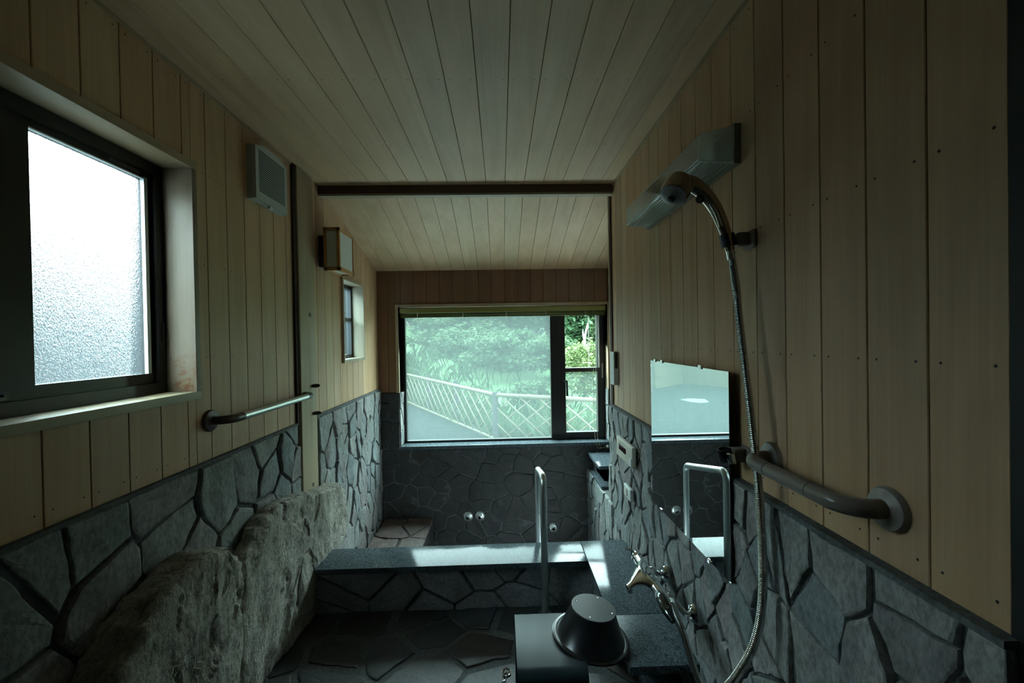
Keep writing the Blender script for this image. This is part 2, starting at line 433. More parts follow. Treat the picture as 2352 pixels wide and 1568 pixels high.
def rest(mb, fn, u0, u1, v0, v1, d, mi=0): mb.add([fn(u0, v0, d), fn(u1, v0, d), fn(u1, v1, d), fn(u0, v1, d)], [(0, 1, 2, 3)], mi)

# ------------------------------------------------------------------ structure: walls
NR = [H+z for z in (-.41, -.055, .30, .65, .945)]
W1 = (.36, 1.574, H-.192, H+.655)        # left window opening (Y0, Y1, Z0, Z1)
W2 = (3.005, 3.455, H-.160, H+.455)      # narrow window by the tub
W3 = (-.935, 1.005, H-.985, H+.310)      # back window (X0, X1, Z0, Z1)
YF = -.75                                # wall behind the camera

wl_ = thing('wall_left', (XL, 1.5, 0), kind='structure')
mb = MB()
planks(mb, fL, YF, 2.318, CAP+.012, ZC, 1.0535, [W1], NR)
planks(mb, fL, 2.535, YK, CAP+.012, H+1.02, 1.0535, [W2], NR)
solid(mb, fL, YF, YK+.12, TUB-.1, H+1.1, [W1, W2], -.115, -.0122, 2)
mb.build('board_cladding', [W_WALL, NAIL, W_DARK], wl_)
mb = MB()
paving(mb, fL, YF, 2.312, 0, CAP, .20, 11, .024, .013, .95, 1.1, mi=0)
paving(mb, fL, 2.56, YK, TUB, CAP-.004, .15, 23, .024, .0075, .72, 1.25, mi=0)
rest(mb, fL, YF, 2.312, 0, CAP, .008, 1); rest(mb, fL, 2.552, YK, TUB, CAP, .008, 1)
mb.build('stone_cladding', [ST_WALL, MORTAR], wl_)
mb = MB(); mb.box(YF, 2.312, CAP, CAP+.012, -.01, .018, 0, fL); mb.box(2.552, YK-.02, CAP-.002, CAP+.012, -.01, .016, 0, fL)
mb.build('mortar_cap', MORTAR_L, wl_)

wr_ = thing('wall_right', (XR, 1.5, 0), kind='structure')
mb = MB(); YE = 2.735
planks(mb, fR, .586, YE, CAP+.010, ZC, 2.6223-24*PW, [], NR)
mb.box(.576, YE-.02, -.2, H+1.1, -.115, -.0122, 2, fR)
mb.build('board_cladding', [W_WALL, NAIL, W_DARK], wr_)
mb = MB()
paving(mb, fR, .575, YE+.03, 0, CAP, .128, 5, .026, .0065, .78, 1.25, mi=0, dmax=.036, var=.5)
rest(mb, fR, .575, YE+.03, 0, CAP, .012, 1)
mb.build('stone_cladding', [ST_WALL, MORTAR], wr_)
mb = MB(); mb.box(.575, YE, CAP, CAP+.012, -.01, .026, 0, fR); mb.build('mortar_cap', MORTAR_L, wr_)

# end board of the right wall and the alcove behind it
t = thing('trim_1', (XR, YE, CAP), kind='structure')
mb = MB(); mb.box(XR-.014, XR+.10, YE-.001, YE+.022, CAP+.012, H+.925); mb.build('end_board', W_TRIM_Z, t)
mb = MB(); mb.box(XR-.010, XR+.01, YE-.020, YE-.002, CAP+.012, H+.925); mb.build('corner_bead', W_BEAM, t)

wa_ = thing('wall_alcove_right', (XA, 3.3, 0), kind='structure')
mb = MB(); fAR = lambda u, v, d: (XA-d, u, v)
planks(mb, fAR, YE+.02, YK, CAP, H+1.02, 2.6223-24*PW, [], NR)
mb.box(YE, YK+.12, TUB-.1, H+1.1, -.115, -.0122, 2, fAR)
mb.box(XR+.012, XA, YE-.02, YE+.001, TUB-.1, H+1.1, 2)
mb.build('board_cladding', [W_WALL, NAIL, W_DARK], wa_)
mb = MB(); paving(mb, fAR, YE+.02, YK, H-1.1, CAP, .18, 9, .02, .012, 1, 1); rest(mb, fAR, YE, YK, H-1.1, CAP, .006, 1)
mb.build('stone_cladding', [ST_WALL, MORTAR], wa_)
# low stone wall along the tub's right side
XT = .815
mb = MB(); fT = lambda u, v, d: (XT-d, u, v)
paving(mb, fT, YE+.02, YK, TUB, H-1.237, .16, 31, .02, .008, .8, 1.2); rest(mb, fT, YE, YK, TUB, H-1.237, .006, 1)
mb.box(XT, XA, YE+.02, YK, TUB, H-1.236, 1)
mb.box(XR-.02, XT+.02, YE+.0, YE+.035, TUB, H-1.236, 1)
mb.box(XT+.035, XA, 3.46, YK, H-1.236, H-1.10, 1)
mb.build('tub_side_wall', [ST_WALL, MORTAR], wa_)

wb_ = thing('wall_back', (0, YK, 0), kind='structure')
mb = MB(); CB = H-.492
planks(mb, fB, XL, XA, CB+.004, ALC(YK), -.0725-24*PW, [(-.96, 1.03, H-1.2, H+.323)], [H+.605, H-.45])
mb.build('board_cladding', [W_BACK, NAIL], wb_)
mb = MB()
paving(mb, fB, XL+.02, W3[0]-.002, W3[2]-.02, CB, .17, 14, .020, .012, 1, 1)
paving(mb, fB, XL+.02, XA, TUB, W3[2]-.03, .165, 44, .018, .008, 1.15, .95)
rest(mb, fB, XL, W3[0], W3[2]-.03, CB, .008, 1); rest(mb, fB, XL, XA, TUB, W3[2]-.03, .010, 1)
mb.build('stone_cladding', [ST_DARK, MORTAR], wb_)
mb = MB(); solid(mb, fB, XL-.12, XA+.12, TUB-.1, H+1.1, [W3], -.20, -.0122, 0); mb.build('wall_core', W_DARK, wb_)
# split stones on the window reveals
mb = MB(); fv = lambda u, v, d: (W3[0]+d, u, v); fw = lambda u, v, d: (W3[1]-d, u, v)
paving(mb, fv, YK-.012, YK+.115, W3[2]+.002, CB, .12, 3, .010, .008, 1, 1.3); paving(mb, fw, YK-.012, YK+.115, W3[2]+.002, CB, .12, 4, .010, .008, 1, 1.3)
rest(mb, fv, YK-.01, YK+.12, W3[2], CB, .003, 1); rest(mb, fw, YK-.01, YK+.12, W3[2], CB, .003, 1)
mb.build('reveal_stones', [ST_WALL, MORTAR], wb_)

# wall behind the camera with an open dark doorway
mb = MB(); mb.box(XL-.1, XR+.6, YF-.1, YF, -.1, ZC+.1); mb.box(XR+.5, XR+.6, YF, .5, -.1, ZC+.1)
tag(mb.build('wall_front', mat('dim_plaster', (.16, .13, .10), .8)), kind='structure')
t = thing('door_1', (XR, .5, 0), kind='structure')
mb = MB(); mb.box(XR-.004, XR+.6, .42, .583, 0, ZC); mb.build('door_jamb', BLACKWALL, t)

# ceiling
t = thing('ceiling', (0, 1.3, ZC), kind='structure')
mb = MB(); planks(mb, fC, XL-.001, XR+.001, YF, YB, -.0719-24*PW, [], [1.586-.53, 1.586, 2.115, 2.62], gap=.0018)
mb.box(XL-.12, XR+.7, YF-.1, YB+.1, -.11, -.0122, 2, fC)
mb.build('board_cladding', [W_CEIL, NAIL, W_DARK], t)
mb = MB(); planks(mb, fA, XL-.001, XA+.001, YB+.02, YK, -.0719-24*PW, [], [3.03, 3.46], gap=.0018)
mb.box(XL-.12, XA+.12, YB, YK+.22, -.11, -.0122, 2, fA)
mb.build('sloping_boards', [W_CEIL, NAIL, W_DARK], t)
t = thing('trim_2', (0, YB, ZC), kind='structure')
mb = MB(); mb.box(XL+.0, XR+.0, YB, YB+.05, H+.925, ZC+.05); mb.build('beam_face', W_BEAM, t)
mb = MB(); mb.box(XL+.0, XR+.38, YB+.004, YB+.052, H+.912, H+.926)
for k in range(5):
    x = -1.03+k*.415
    mb.add([(x+.004*math.cos(a), YB+.028+.004*math.sin(a), H+.9115) for a in [i*PI/3 for i in range(6)]], [range(6)], 1)
mb.build('beam_soffit', [wood('beam_soffit_wood', (.33, .29, .20), (.40, .35, .25), (.44, .39, .28), 'X'), NAIL], t)
# thin mouldings where walls meet ceiling
for k, (a, b) in enumerate((((XL, YF), (XL+.008, 2.32)), ((XR-.010, .6), (XR, YB)))):
    mb = MB(); mb.box(a[0], b[0], a[1], b[1], ZC-.009, ZC); tag(mb.build('trim_%d' % (k+3), W_TRIM_Y), kind='structure')

# corner post on the left wall
t = thing('trim_5', (XL, 2.43, 0), kind='structure')
mb = MB(); mb.rbox(XL-.05, XL+.022, 2.342, 2.535, 0, ZC-.001, .004); mb.build('post', W_POST, t)
mb = MB(); mb.box(XL-.02, XL+.012, 2.315, 2.344, CAP-.0, ZC); mb.build('shadow_strip', W_DARK, t)
mb = MB()
for (y, z) in ((2.467, H+.153), (2.462, H-.837)):
    mb.lathe([(.012, 0), (.012, .0035), (.003, .002)], (XL+.021, y, z), (1, 0, 0), 20)
mb.build('screw_plug', mat('grey_wood_plug', (.12, .11, .09), .7), t)

# ------------------------------------------------------------------ floor, tub
t = thing('floor', (0, 1, 0), kind='structure')
mb = MB(); paving(mb, fF, XL+.02, XR-.03, .35, 2.26, .30, 8, .006, .030, 1.2, .9, .008, var=.6)
mb.build('flagstones', [ST_FLOOR], t)
mb = MB(); mb.box(XL-.1, XR+.6, YF-.1, 2.30, -.10, .0005)
mb.build('mortar_bed', [MORTAR_L], t)
mb = MB(); mb.box(XL-.1, XA+.1, 2.44, YK+.1, TUB-.1, TUB); mb.build('tub_bottom', ST_DARK, t)

t = thing('bath_surround', (-.3, 2.33, 0), 'low dark stone bath wall below the granite rim, facing the wash floor', 'bath wall')
fS = lambda u, v, d: (u, 2.275-d, v); fS2 = lambda u, v, d: (u, 2.42+d, v); fS3 = lambda u, v, d: (.50-d, u, v)
mb = MB(); paving(mb, fS, XL+.06, .50, .004, CT-.032, .20, 61, .020, .012, 1.3, .8)
paving(mb, fS2, XL+.06, .66, TUB, CT-.035, .2, 62, .012, .012, 1, 1)
paving(mb, fS3, 1.86, 2.25, .004, CT-.032, .15, 63, .018, .012, 1, 1)
fS4 = lambda u, v, d: (u, 1.86-d, v)
paving(mb, fS4, .50, .695, .004, CT-.032, .13, 64, .014, .01, 1, 1)
mb.build('stone_facing', ST_RISER, t)
mb = MB(); mb.box(XL+.05, .68, 2.27, 2.425, TUB+.001, CT-.031); mb.box(.495, .69, 1.855, 2.27, .002, CT-.031); mb.build('mortar_core', MORTAR, t)

t = thing('granite_coping', (-.3, 2.33, CT), 'polished black granite coping running across the front of the bath', 'coping')
mb = MB(); mb.rbox(-1.035, .4505, 2.225, 2.445, CT-.030, CT, .002); mb.build('rim_slab', GRAN, t)
t = thing('washing_counter', (.58, 1.9, CT), 'black granite side counter under the tap, limescale speckled', 'counter')
mb = MB(); mb.rbox(.452, .712, 1.787, 2.446, CT-.030, CT, .002); mb.build('far_slab', GRAN, t)
mb = MB(); mb.rbox(.452, .712, 1.50, 1.785, CT-.030, CT, .002); mb.build('near_slab', GRAN2, t)
mb = MB(); mb.rbox(.56, .706, 1.28, 1.835, .008, .065, .003)
tag(mb.build('low_granite_block', GRAN2), 'low black granite slab on the floor beneath the counter', 'granite slab')

t = thing('bath_bench', (-.88, 3.2, -.18), 'submerged reddish stone seat in the left corner of the bath', 'bath seat')
mb = MB(); fb = lambda u, v, d: (u, v, -.19+d); paving(mb, fb, XL+.04, -.645, 2.46, YK-.02, .21, 71, .014, .012, 1.1, .9)
mb.build('seat_stones', ST_BENCH, t)
mb = MB(); mb.box(XL+.04, -.66, 2.47, YK-.01, TUB+.001, -.186); fq = lambda u, v, d: (-.66+d, u, v); paving(mb, fq, 2.46, YK-.02, TUB, -.19, .2, 72, .014, .01); mb.build('seat_base', ST_DARK, t)

mb = MB(); mb.box(XL+.022, -1.0, 2.47, 2.815, -.15, CT-.035)
o = mb.build('stone_ledge', ST_WALL); tag(o, 'short pale stone ledge between the leaning rock and the bath corner', 'stone ledge')

# small granite spout shelf at the right of the bath
t = thing('water_spout', (.93, 3.6, H-1.1), 'stepped black granite water spout in the right corner of the bath', 'water spout')
mb = MB(); mb.rbox(.795, XA-.05, 3.41, YK-.05, H-1.10, H-1.073, .002); mb.build('upper_slab', GRAN, t)
mb = MB(); mb.rbox(.795, XA-.05, 3.33, 3.74, H-1.235, H-1.212, .002); mb.build('lower_slab', GRAN, t)
mb = MB(); mb.box(.85, .90, 3.46, 3.74, H-1.212, H-1.10); mb.build('gap_shade_block', BLACKP, t)  # black block paints the shade of the open gap between the slabs

# ------------------------------------------------------------------ rocks leaning on the left wall
def boulder(name, outline, xface, tilt, seed, label, thick=.13):
    """closed rock from an outline in (Y, Z); the front face looks to +X"""
    from mathutils.geometry import intersect_line_line_2d
    def inside(y, z):
        c = False
        for (a, b), (d, e) in zip(outline, outline[1:]+outline[:1]):
            if (b > z) != (e > z) and y < (d-a)*(z-b)/(e-b)+a: c = not c
        return c
    n = len(outline); cyy = sum(p[0] for p in outline)/n; czz = sum(p[1] for p in outline)/n
    # resample the outline
    pts = []
    for a, b in zip(outline, outline[1:]+outline[:1]):
        l = math.hypot(b[0]-a[0], b[1]-a[1]); k = max(1, int(l/.012))
        for i in range(k):
            y, z = a[0]+(b[0]-a[0])*i/k, a[1]+(b[1]-a[1])*i/k
            q = .020*noise.fractal(Vector((y*7, z*7, seed)), .8, 2.1, 5)
            dy, dz = y-cyy, z-czz; l2 = math.hypot(dy, dz)
            pts.append((y+dy/l2*q, max(z+dz/l2*q, .0)))
    m_ = len(pts); vs = []; fs = []
    rings = [(1.0, 0, -thick)]+[(1.0+.018*math.sin(PI*k/5), 0, -thick+thick*.86*k/5) for k in range(1, 6)]
    scs = [1-.012*1.0, .965, .94]+[.94*(1-i/26) for i in range(1, 26)]
    def depth(y, z, edge):
        base = xface+tilt*(y-cyy)
        d = .011*noise.fractal(Vector((y*3, z*2, seed+3)), 1, 2, 5)+.006*noise.fractal(Vector((y*18, z*8, seed+7)), .8, 2, 4)-.010*min(1, max(0, (noise.noise(Vector((y*5, z*3.2, seed+50)))-.22)*30))-.006*min(1, max(0, (noise.noise(Vector((y*11, z*7, seed+60)))-.20)*30))
        r = abs(noise.noise(Vector((y*7, z*2.4, seed+20)))); d -= .012*max(0, 1-r/.05)*(noise.noise(Vector((y*4, z*4, seed+30))) > 0)
        return base+d-edge
    for sc, _, off in rings:
        for k, (y, z) in enumerate(pts):
            yy, zz = cyy+(y-cyy)*sc, czz+(z-czz)*sc
            f = (off+thick)/thick
            x = xface-thick+(depth(yy, zz, 0)-(xface-thick))*f+.016*noise.fractal(Vector((yy*13, zz*13, off*30+seed)), .7, 2.2, 4)
            vs.append((x, yy, max(zz, 0)))
    for i, sc in enumerate(scs):
        e = (.012, .004, .001)[i] if i < 3 else 0
        for y, z in pts:
            yy, zz = cyy+(y-cyy)*sc, czz+(z-czz)*sc; vs.append((depth(yy, zz, e), yy, max(zz, 0)))
    R_ = len(rings)+len(scs)
    for r in range(R_-1):
        for k in range(m_): fs.append((r*m_+k, r*m_+(k+1) % m_, (r+1)*m_+(k+1) % m_, (r+1)*m_+k))
    vs.append((depth(cyy, czz, 0), cyy, czz)); q = (R_-1)*m_
    for k in range(m_): fs.append((q+k, q+(k+1) % m_, len(vs)-1))
    vs.append((xface-thick, cyy, czz))
    for k in range(m_): fs.append(((k+1) % m_, k, len(vs)-1))
    mb = MB(); mb.add(vs, fs, 0, True)
    o = mb.build(name, BOULDER, merge=1e-6); tag(o, label, 'rock', 'big rocks leaning on the left wall'); return o
hz = lambda l: [(y, max(H+z, 0)) for y, z in l]
boulder('leaning_rock', hz([(1.65, -1.47), (1.63, -1.1), (1.68, -.88), (1.76, -.775), (1.93, -.745), (2.2, -.80), (2.42, -.85), (2.60, -.875), (2.655, -.93), (2.67, -1.1), (2.67, -1.25), (2.25, -1.30), (2.24, -1.47)]),
        -1.005, .04, 4.3, 'larger flat rough rock standing beside the bath rim, sloping top', .085)
boulder('leaning_rock', hz([(.88, -1.47), (.95, -1.05), (1.04, -.86), (1.145, -.765), (1.25, -.705), (1.40, -.70), (1.51, -.725), (1.575, -.83), (1.56, -1.1), (1.52, -1.47)]),
        -.965, .0, 9.1, 'nearer brown-grey rock leaning on the left wall, dark broken edge', .125)

# ------------------------------------------------------------------ window 1 (frosted, left wall)
t = thing('window_1', (XL, 1.3, H+.2), kind='structure')
y0, y1, z0, z1 = W1
mb = MB()    # wooden casing: sill, head and far jamb
mb.rbox(y0-.03, y1+.002, z0-.012, z0+.016, -.12, .020, .002, 0, fL); mb.rbox(y0-.03, y1+.002, z1-.018, z1+.012, -.12, .020, .002, 0, fL)
mb.build('casing', W_TRIM_Y, t)
# far jamb with rusty water stains near its foot
WJ = wood('stained_jamb', (.25, .175, .12), (.31, .22, .155), (.35, .26, .185), 'Z', .45)
b = P(WJ); src = b.inputs['Base Color'].links[0].from_socket
tcn = N(WJ, 'ShaderNodeTexCoord'); sxx = N(WJ, 'ShaderNodeSeparateXYZ'); L(WJ, tcn.outputs['Object'], sxx.inputs[0])
hh = N(WJ, 'ShaderNodeMapRange'); hh.inputs[1].default_value = -.19; hh.inputs[2].default_value = -.36; L(WJ, sxx.outputs['Z'], hh.inputs[0])
nn = N(WJ, 'ShaderNodeTexNoise', Scale=14.0, Detail=5.0, Distortion=1.5); L(WJ, tcn.outputs['Object'], nn.inputs['Vector'])
rr = ramp(WJ, nn.outputs['Fac'], [(.47, (0, 0, 0)), (.53, (1, 1, 1)), (.58, (.2, .2, .2))])
L(WJ, mix(WJ, mix(WJ, 1.0, rr, hh.outputs[0], 'MULTIPLY'), src, (.20, .07, .02)), b.inputs['Base Color'])
mb = MB(); mb.rbox(y1-.022, y1+.002, z0+.016, z1-.018, -.12, .020, .002, 0, fL); mb.build('jamb_board', WJ, t)
def ring(mb, fn, u0, u1, v0, v1, w, d0, d1, mi=0, wb=None, wt=None, wr=None):
    wb = wb or w; wt = wt or w; wr = wr or w
    mb.box(u0, u0+w, v0, v1, d0, d1, mi, fn); mb.box(u1-wr, u1, v0, v1, d0, d1, mi, fn)
    mb.box(u0+w, u1-wr, v0, v0+wb, d0, d1, mi, fn); mb.box(u0+w, u1-wr, v1-wt, v1, d0, d1, mi, fn)
yi = y1-.022
mb = MB(); ring(mb, fL, y0, yi, z0+.016, z1-.018, .03, -.16, -.085, 0, .038, .040, .036); mb.build('outer_frame', ALU, t)
# sliding sash seen in the photograph
sa = MB(); ring(sa, fL, 1.045, yi-.030, z0+.045, z1-.052, .088, -.125, -.098, 0, .044, .030, .034)
sash = sa.build('sliding_sash', ALU, t)
mb = MB(); mb.box(1.133, yi-.064, z0+.089, z1-.082, -.113, -.110, 0, fL); mb.build('frosted_pane', FROST, sash)
mb = MB(); mb.box(yi-.066, yi-.052, z0+.089, z1-.075, -.109, -.0965, 0, fL); mb.box(1.133, yi-.05, z1-.083, z1-.079, -.109, -.0965, 0, fL); mb.build('pale_gasket', ALU_L, sash)
sa = MB(); ring(sa, fL, y0+.03, 1.13, z0+.050, z1-.055, .045, -.155, -.128, 0, .05, .03, .042)
sash2 = sa.build('rear_sash', ALU, t)
mb = MB(); mb.box(y0+.08, 1.088, z0+.10, z1-.085, -.143, -.140, 0, fL); mb.build('grey_pane', SCREEN, sash2)
# insect-screen frame with black catch in front of the near half
mb = MB(); mb.rbox(.990, 1.022, H+.13, H+.20, -.112, -.085, .006, 0, fL); mb.build('catch', BLACKP, sash)
mb = MB(); mb.rbox(.985, 1.05, z0+.058, z0+.075, -.098, -.075, .004, 0, fL); mb.lathe([(.006, 0), (.006, .02)], (XL-.085, 1.04, z0+.075), (1, 0, 0), 14); mb.build('lock', BLACKP, sash)
mb = MB(); mb.rbox(yi-.020, yi-.008, H+.005, H+.075, -.088, -.082, .003, 0, fL); mb.build('pull', BLACKP, sash)
mb = MB(); mb.box(1.36, 1.47, z1-.073, z1-.060, -.098, -.0972, 0, fL); mb.build('sticker', mat('dull_sticker', (.09, .09, .10), .5), sash)

# ------------------------------------------------------------------ window 2 (narrow, by the tub)
t = thing('window_2', (XL, 3.2, H+.15), kind='structure')
y0, y1, z0, z1 = W2
mb = MB(); ring(mb, fL, y0, y1, z0, z1, .014, -.115, .018, 0, .022, .018, .014); mb.build('casing', W_TRIM_Z, t)
mb = MB(); ring(mb, fL, y0+.014, y1-.014, z0+.022, z1-.018, .028, -.115, -.075, 0)
mb.box(y0+.02, y1-.02, H+.155, H+.18, -.112, -.08, 0, fL)
for k in (.14, .20): mb.box(y0+k, y0+k+.018, z0+.04, H+.155, -.112, -.085, 0, fL)
mb.build('frame', ALU, t)
mb = MB(); mb.box(y0+.04, y1-.04, z0+.05, z1-.045, -.10, -.097, 0, fL); mb.build('pane', glassy('dark_screened_pane', .1, (.5, .56, .58), .04, (.03, .035, .037)), t)

# ------------------------------------------------------------------ window 3 (back wall)
t = thing('window_3', (0, YK, H-.3), kind='structure')
x0, x1, z0, z1 = W3
mb = MB(); mb.rbox(-.962, -.935, CB, H+.322, -.19, .012, .002, 0, fB); mb.rbox(1.003, 1.03, CB, H+.322, -.19, .012, .002, 0, fB)
mb.rbox(-.935, 1.003, H+.297, H+.322, -.19, .012, .002, 0, fB)
mb.build('casing', wood('window_casing', (.40, .31, .20), (.47, .37, .25), (.52, .42, .3), 'Z'), t)
mb = MB(); mb.rbox(-.955, 1.02, W3[2]-.030, W3[2]+.001, -.13, .030, .002, 0, fB); mb.build('window_sill', GRAN, t)
# frame plane
D0, D1 = -.155, -.105
mb = MB()
mb.box(x0, x0+.034, z0+.012, z1-.013, D0, D1, 0, fB); mb.box(.478, .598, z0+.012, z1-.013, D0, D1+.015, 0, fB)
mb.box(.985, x1+.0, z0+.012, z1-.013, D0, D1, 0, fB); mb.box(x0, x1, z0+.0, z0+.020, D0, D1, 0, fB); mb.box(x0, x1, z1-.05, z1-.013, D0, D1, 0, fB)
mb.build('outer_frame', ALU, t)
mb = MB(); mb.box(x0+.034, .478, z0+.020, z1-.05, -.132, -.128, 0, fB); mb.build('misted_pane', MISTY, t)
sa = MB(); ring(sa, fB, .598, .985, z0+.022, z1-.05, .020, D0, D1+.01, 0, .048, .04, .058)
sa.box(.618, .927, H-.338, H-.300, D0, D1+.005, 0, fB)
sash = sa.build('side_sash', ALU, t)
mb = MB(); mb.box(.618, .927, H-.300, z1-.09, -.132, -.128, 0, fB); mb.build('clear_pane', CLEAR, sash)
mb = MB(); mb.box(.618, .927, z0+.070, H-.338, -.132, -.128, 0, fB); mb.build('lower_pane', MISTY2, sash)
mb = MB(); mb.tube([(.600, YK+.088, H-.42), (.600, YK+.060, H-.42), (.625, YK+.058, H-.42)], .008, 10); mb.tube([(.625, YK+.058, H-.415), (.628, YK+.058, H-.56)], .010, 10); mb.build('handle', BLACKP, sash)
mb = MB(); mb.box(.935, .948, H-.30, z1-.09, D1+.0095, D1+.020, 0, fB); mb.build('pale_gasket', ALU_L, sash)
mb = MB(); mb.rbox(.965, .978, H-.40, H-.26, D1+.010, D1+.020, .002, 0, fB); mb.build('hinge', GREYP, sash)

# bamboo blind rolled up at the head of the window
t = thing('roll_up_blind', (0, YK+.04, H+.26), 'green-brown bamboo blind rolled up at the top of the back window', 'blind')
mb = MB(); mb.rbox(-.925, .99, YK+.005, YK+.055, H+.243, H+.286, .003); mb.build('headrail', OLIVE, t)
mb = MB(); rn = random.Random(4)
for k in range(13):
    yy = YK+.02+rn.uniform(-.012, .028); zz = H+.222+rn.uniform(-.022, .018); a = -.925+rn.uniform(0, .01); b_ = .99-rn.uniform(0, .01)
    mb.tube([(a, yy, zz), (b_, yy, zz+rn.uniform(-.004, .004))], .0042, 8)
mb.build('bamboo_roll', mat('green_bamboo_slats', (.12, .15, .055), .4), t)
for x in (-.76, -.34, .06, .43, .80):
    mb = MB(); mb.tube(arc((x, YK+.03, H+.224), (0, 1, 0), (0, 0, 1), .033, 0, 2*PI, 18), .004, 8); mb.build('tie_loop', CORD, t)
for dx, lo in ((0, -1.0), (.022, -.98)):
    mb = MB(); mb.tube(spline([(.868+dx, YK+.0, H+.24), (.866+dx, YK-.005, H-.3), (.866+dx, YK-.012, H-.85), (.88+dx, YK-.035, H+lo-.02), (.93, YK-.04, H-1.035), (.975, YK-.04, H-1.02)], 8), .0018, 6)
    mb.build('pull_cord', CORD, t)
mb = MB(); mb.rbox(.968, .984, YK-.055, YK-.020, H-1.03, H-1.012, .002); mb.build('cord_hook', CREAMP, t)

# ------------------------------------------------------------------ things on the left wall
t = thing('ventilation_fan', (XL, 2.06, H+.78), 'off-white louvred vent cover high on the left wall', 'vent')
mb = MB(); 
prof = [(1.918, H+.650), (2.196, H+.650), (2.196, H+.895), (2.13, H+.915), (2.057, H+.920), (1.984, H+.915), (1.918, H+.895)]
mb.prism(prof, fL, 0.001, .026); mb.prism([(y*0.985+2.057*.015, z*.98+(H+.785)*.02) for y, z in prof], fL, .026, .040)
mb.build('cover', FAN_W, t)
mb = MB()
for k in range(21): z = H+.692+k*.0092; mb.box(1.945, 2.172, z, z+.0042, .0385, .0408, 0, fL)
mb.build('louvre_slots', mat('vent_slot_dark', (.01, .012, .011), .8), t)
mb = MB(); mb.rbox(2.045, 2.069, H+.640, H+.652, .020, .034, .002, 0, fL); mb.build('catch', WHITEP, t)

t = thing('wall_lantern', (XL, 2.70, H+.56), 'square wooden wall lantern with white paper panels beside the post', 'lantern')
lx0, lx1, ly0, ly1, lz0, lz1 = -1.075, -.978, 2.600, 2.857, H+.434, H+.699
def frame3(mb, w):
    for x in (lx0, lx1-w):
        for y in (ly0, ly1-w): mb.box(x, x+w, y, y+w, lz0, lz1)
    for z in (lz0, lz1-w*1.2):
        for y in (ly0, ly1-w): mb.box(lx0, lx1, y, y+w, z, z+w*1.2)
        for x in (lx0, lx1-w): mb.box(x, x+w, ly0, ly1, z, z+w*1.2)
mb = MB(); frame3(mb, .018); mb.build('wooden_frame', W_ORANGE, t)
mb = MB(); mb.box(lx0+.004, lx1-.005, ly0+.005, ly1-.005, lz0+.010, lz1-.006); mb.build('paper_shade', RICE, t)
mb = MB(); mb.rbox(XL+.001, lx0+.006, 2.65, 2.80, H+.465, H+.66, .004); mb.build('mounting_plate', BLACKP, t)

def grab_bar(path_pts, r, fl1, fl2, nrm, name, label, mbar, melb, mfl, e1, e2):
    t = thing(name, fl1, label, 'grab bar')
    n = Vector(nrm)
    for f in (fl1, fl2):
        mb = MB(); mb.lathe([(.0, 0), (.042, 0), (.042, .006), (.038, .012), (.024, .016), (r+.002, .018)], f, n, 40); mb.build('flange', mfl, t)
    mb = MB(); mb.tube(e1, r*1.02, 24); mb.build('elbow', melb, t)
    mb = MB(); mb.tube(e2, r*1.02, 24); mb.build('elbow', melb, t)
    mb = MB(); mb.tube(path_pts, r, 24); mb.build('bar', mbar, t)
    for p, q in ((path_pts[0], path_pts[1]), (path_pts[1], path_pts[0])):
        d = (Vector(q)-Vector(p)).normalized()
        mb = MB(); mb.tube([Vector(p)-d*.001, Vector(p)+d*.0012], r*1.035, 24); mb.build('collar', BLACKP, t)
    return t
def bar_on_wall(fn, ya, yb, z, off, r, k):
    # elbow centre lines: straight out of the flange then bending along the wall
    R_ = off-.022; s = 1 if yb > ya else -1
    def elbow(yw, sgn):
        pts = [Vector(fn(yw, z, .014))]
        for i in range(11):
            a = PI/2*i/10; pts.append(Vector(fn(yw+sgn*R_*(1-math.cos(a)), z, .022+R_*math.sin(a))))
        pts.append(Vector(fn(yw+sgn*(R_+k), z, off))); return pts
    return elbow(ya, s), elbow(yb, -s)
e1, e2 = bar_on_wall(fL, 1.640, 2.372, H-.300, .075, .0165, .03)
grab_bar([e1[-1], e2[-1]], .016, fL(1.640, H-.300, 0), fL(2.372, H-.300, 0), (1, 0, 0), 'grab_bar', 'polished steel grab bar with dark brown elbows on the left wall', STEEL, BROWNG, BROWNG, e1, e2)
e1, e2 = bar_on_wall(fR, .775, 1.120, H-.340, .078, .0185, .045)
e2 = [Vector(p) for p in e2]
grab_bar([e1[-1], e2[-1]], .0178, fR(.775, H-.340, 0), fR(1.120, H-.340, 0), (-1, 0, 0), 'grab_bar', 'taupe vinyl grab bar with round flanges near the shower hose', TAUPE, TAUPE, TAUPE2, e1, e2)
for y, z, l in ((2.476, H-.263, 'upper dark peg on the grey-green corner post'), (2.486, H-.425, 'lower dark peg on the grey-green corner post')):
    mb = MB(); mb.lathe([(.004, 0), (.0095, .004), (.0115, .025), (.010, .036), (.004, .046), (0, .047)], (XL+.020, y, z), (1, .12, .05), 16)
    tag(mb.build('coat_peg', mat('peg_brown', (.02, .014, .012), .5)), l, 'peg', 'pegs on the corner post')

# ------------------------------------------------------------------ things on the right wall
t = thing('wall_mirror', (XR, 1.6, H-.45), 'tall frameless mirror on the right wall reflecting the window', 'mirror')
MX = XR-.704+.0
mb = MB(); mb.box(.7035, .7045+.0, 1.270, 1.938, H-.776, H-.117); mb.build('silver_face', MIRROR, t)
mb = MB(); mb.box(.7047, .7095, 1.270, 1.938, H-.776, H-.117); mb.build('backing', mat('mirror_backing', (.01, .03, .03), .5), t)
for y, z in ((1.45, H-.115), (1.80, H-.115), (1.88, H-.115), (1.40, H-.778), (1.83, H-.778)):
    mb = MB(); mb.rbox(.700, .7095, y-.012, y+.012, z-.007, z+.007, .002); mb.build('mirror_clip', CHROME, t)

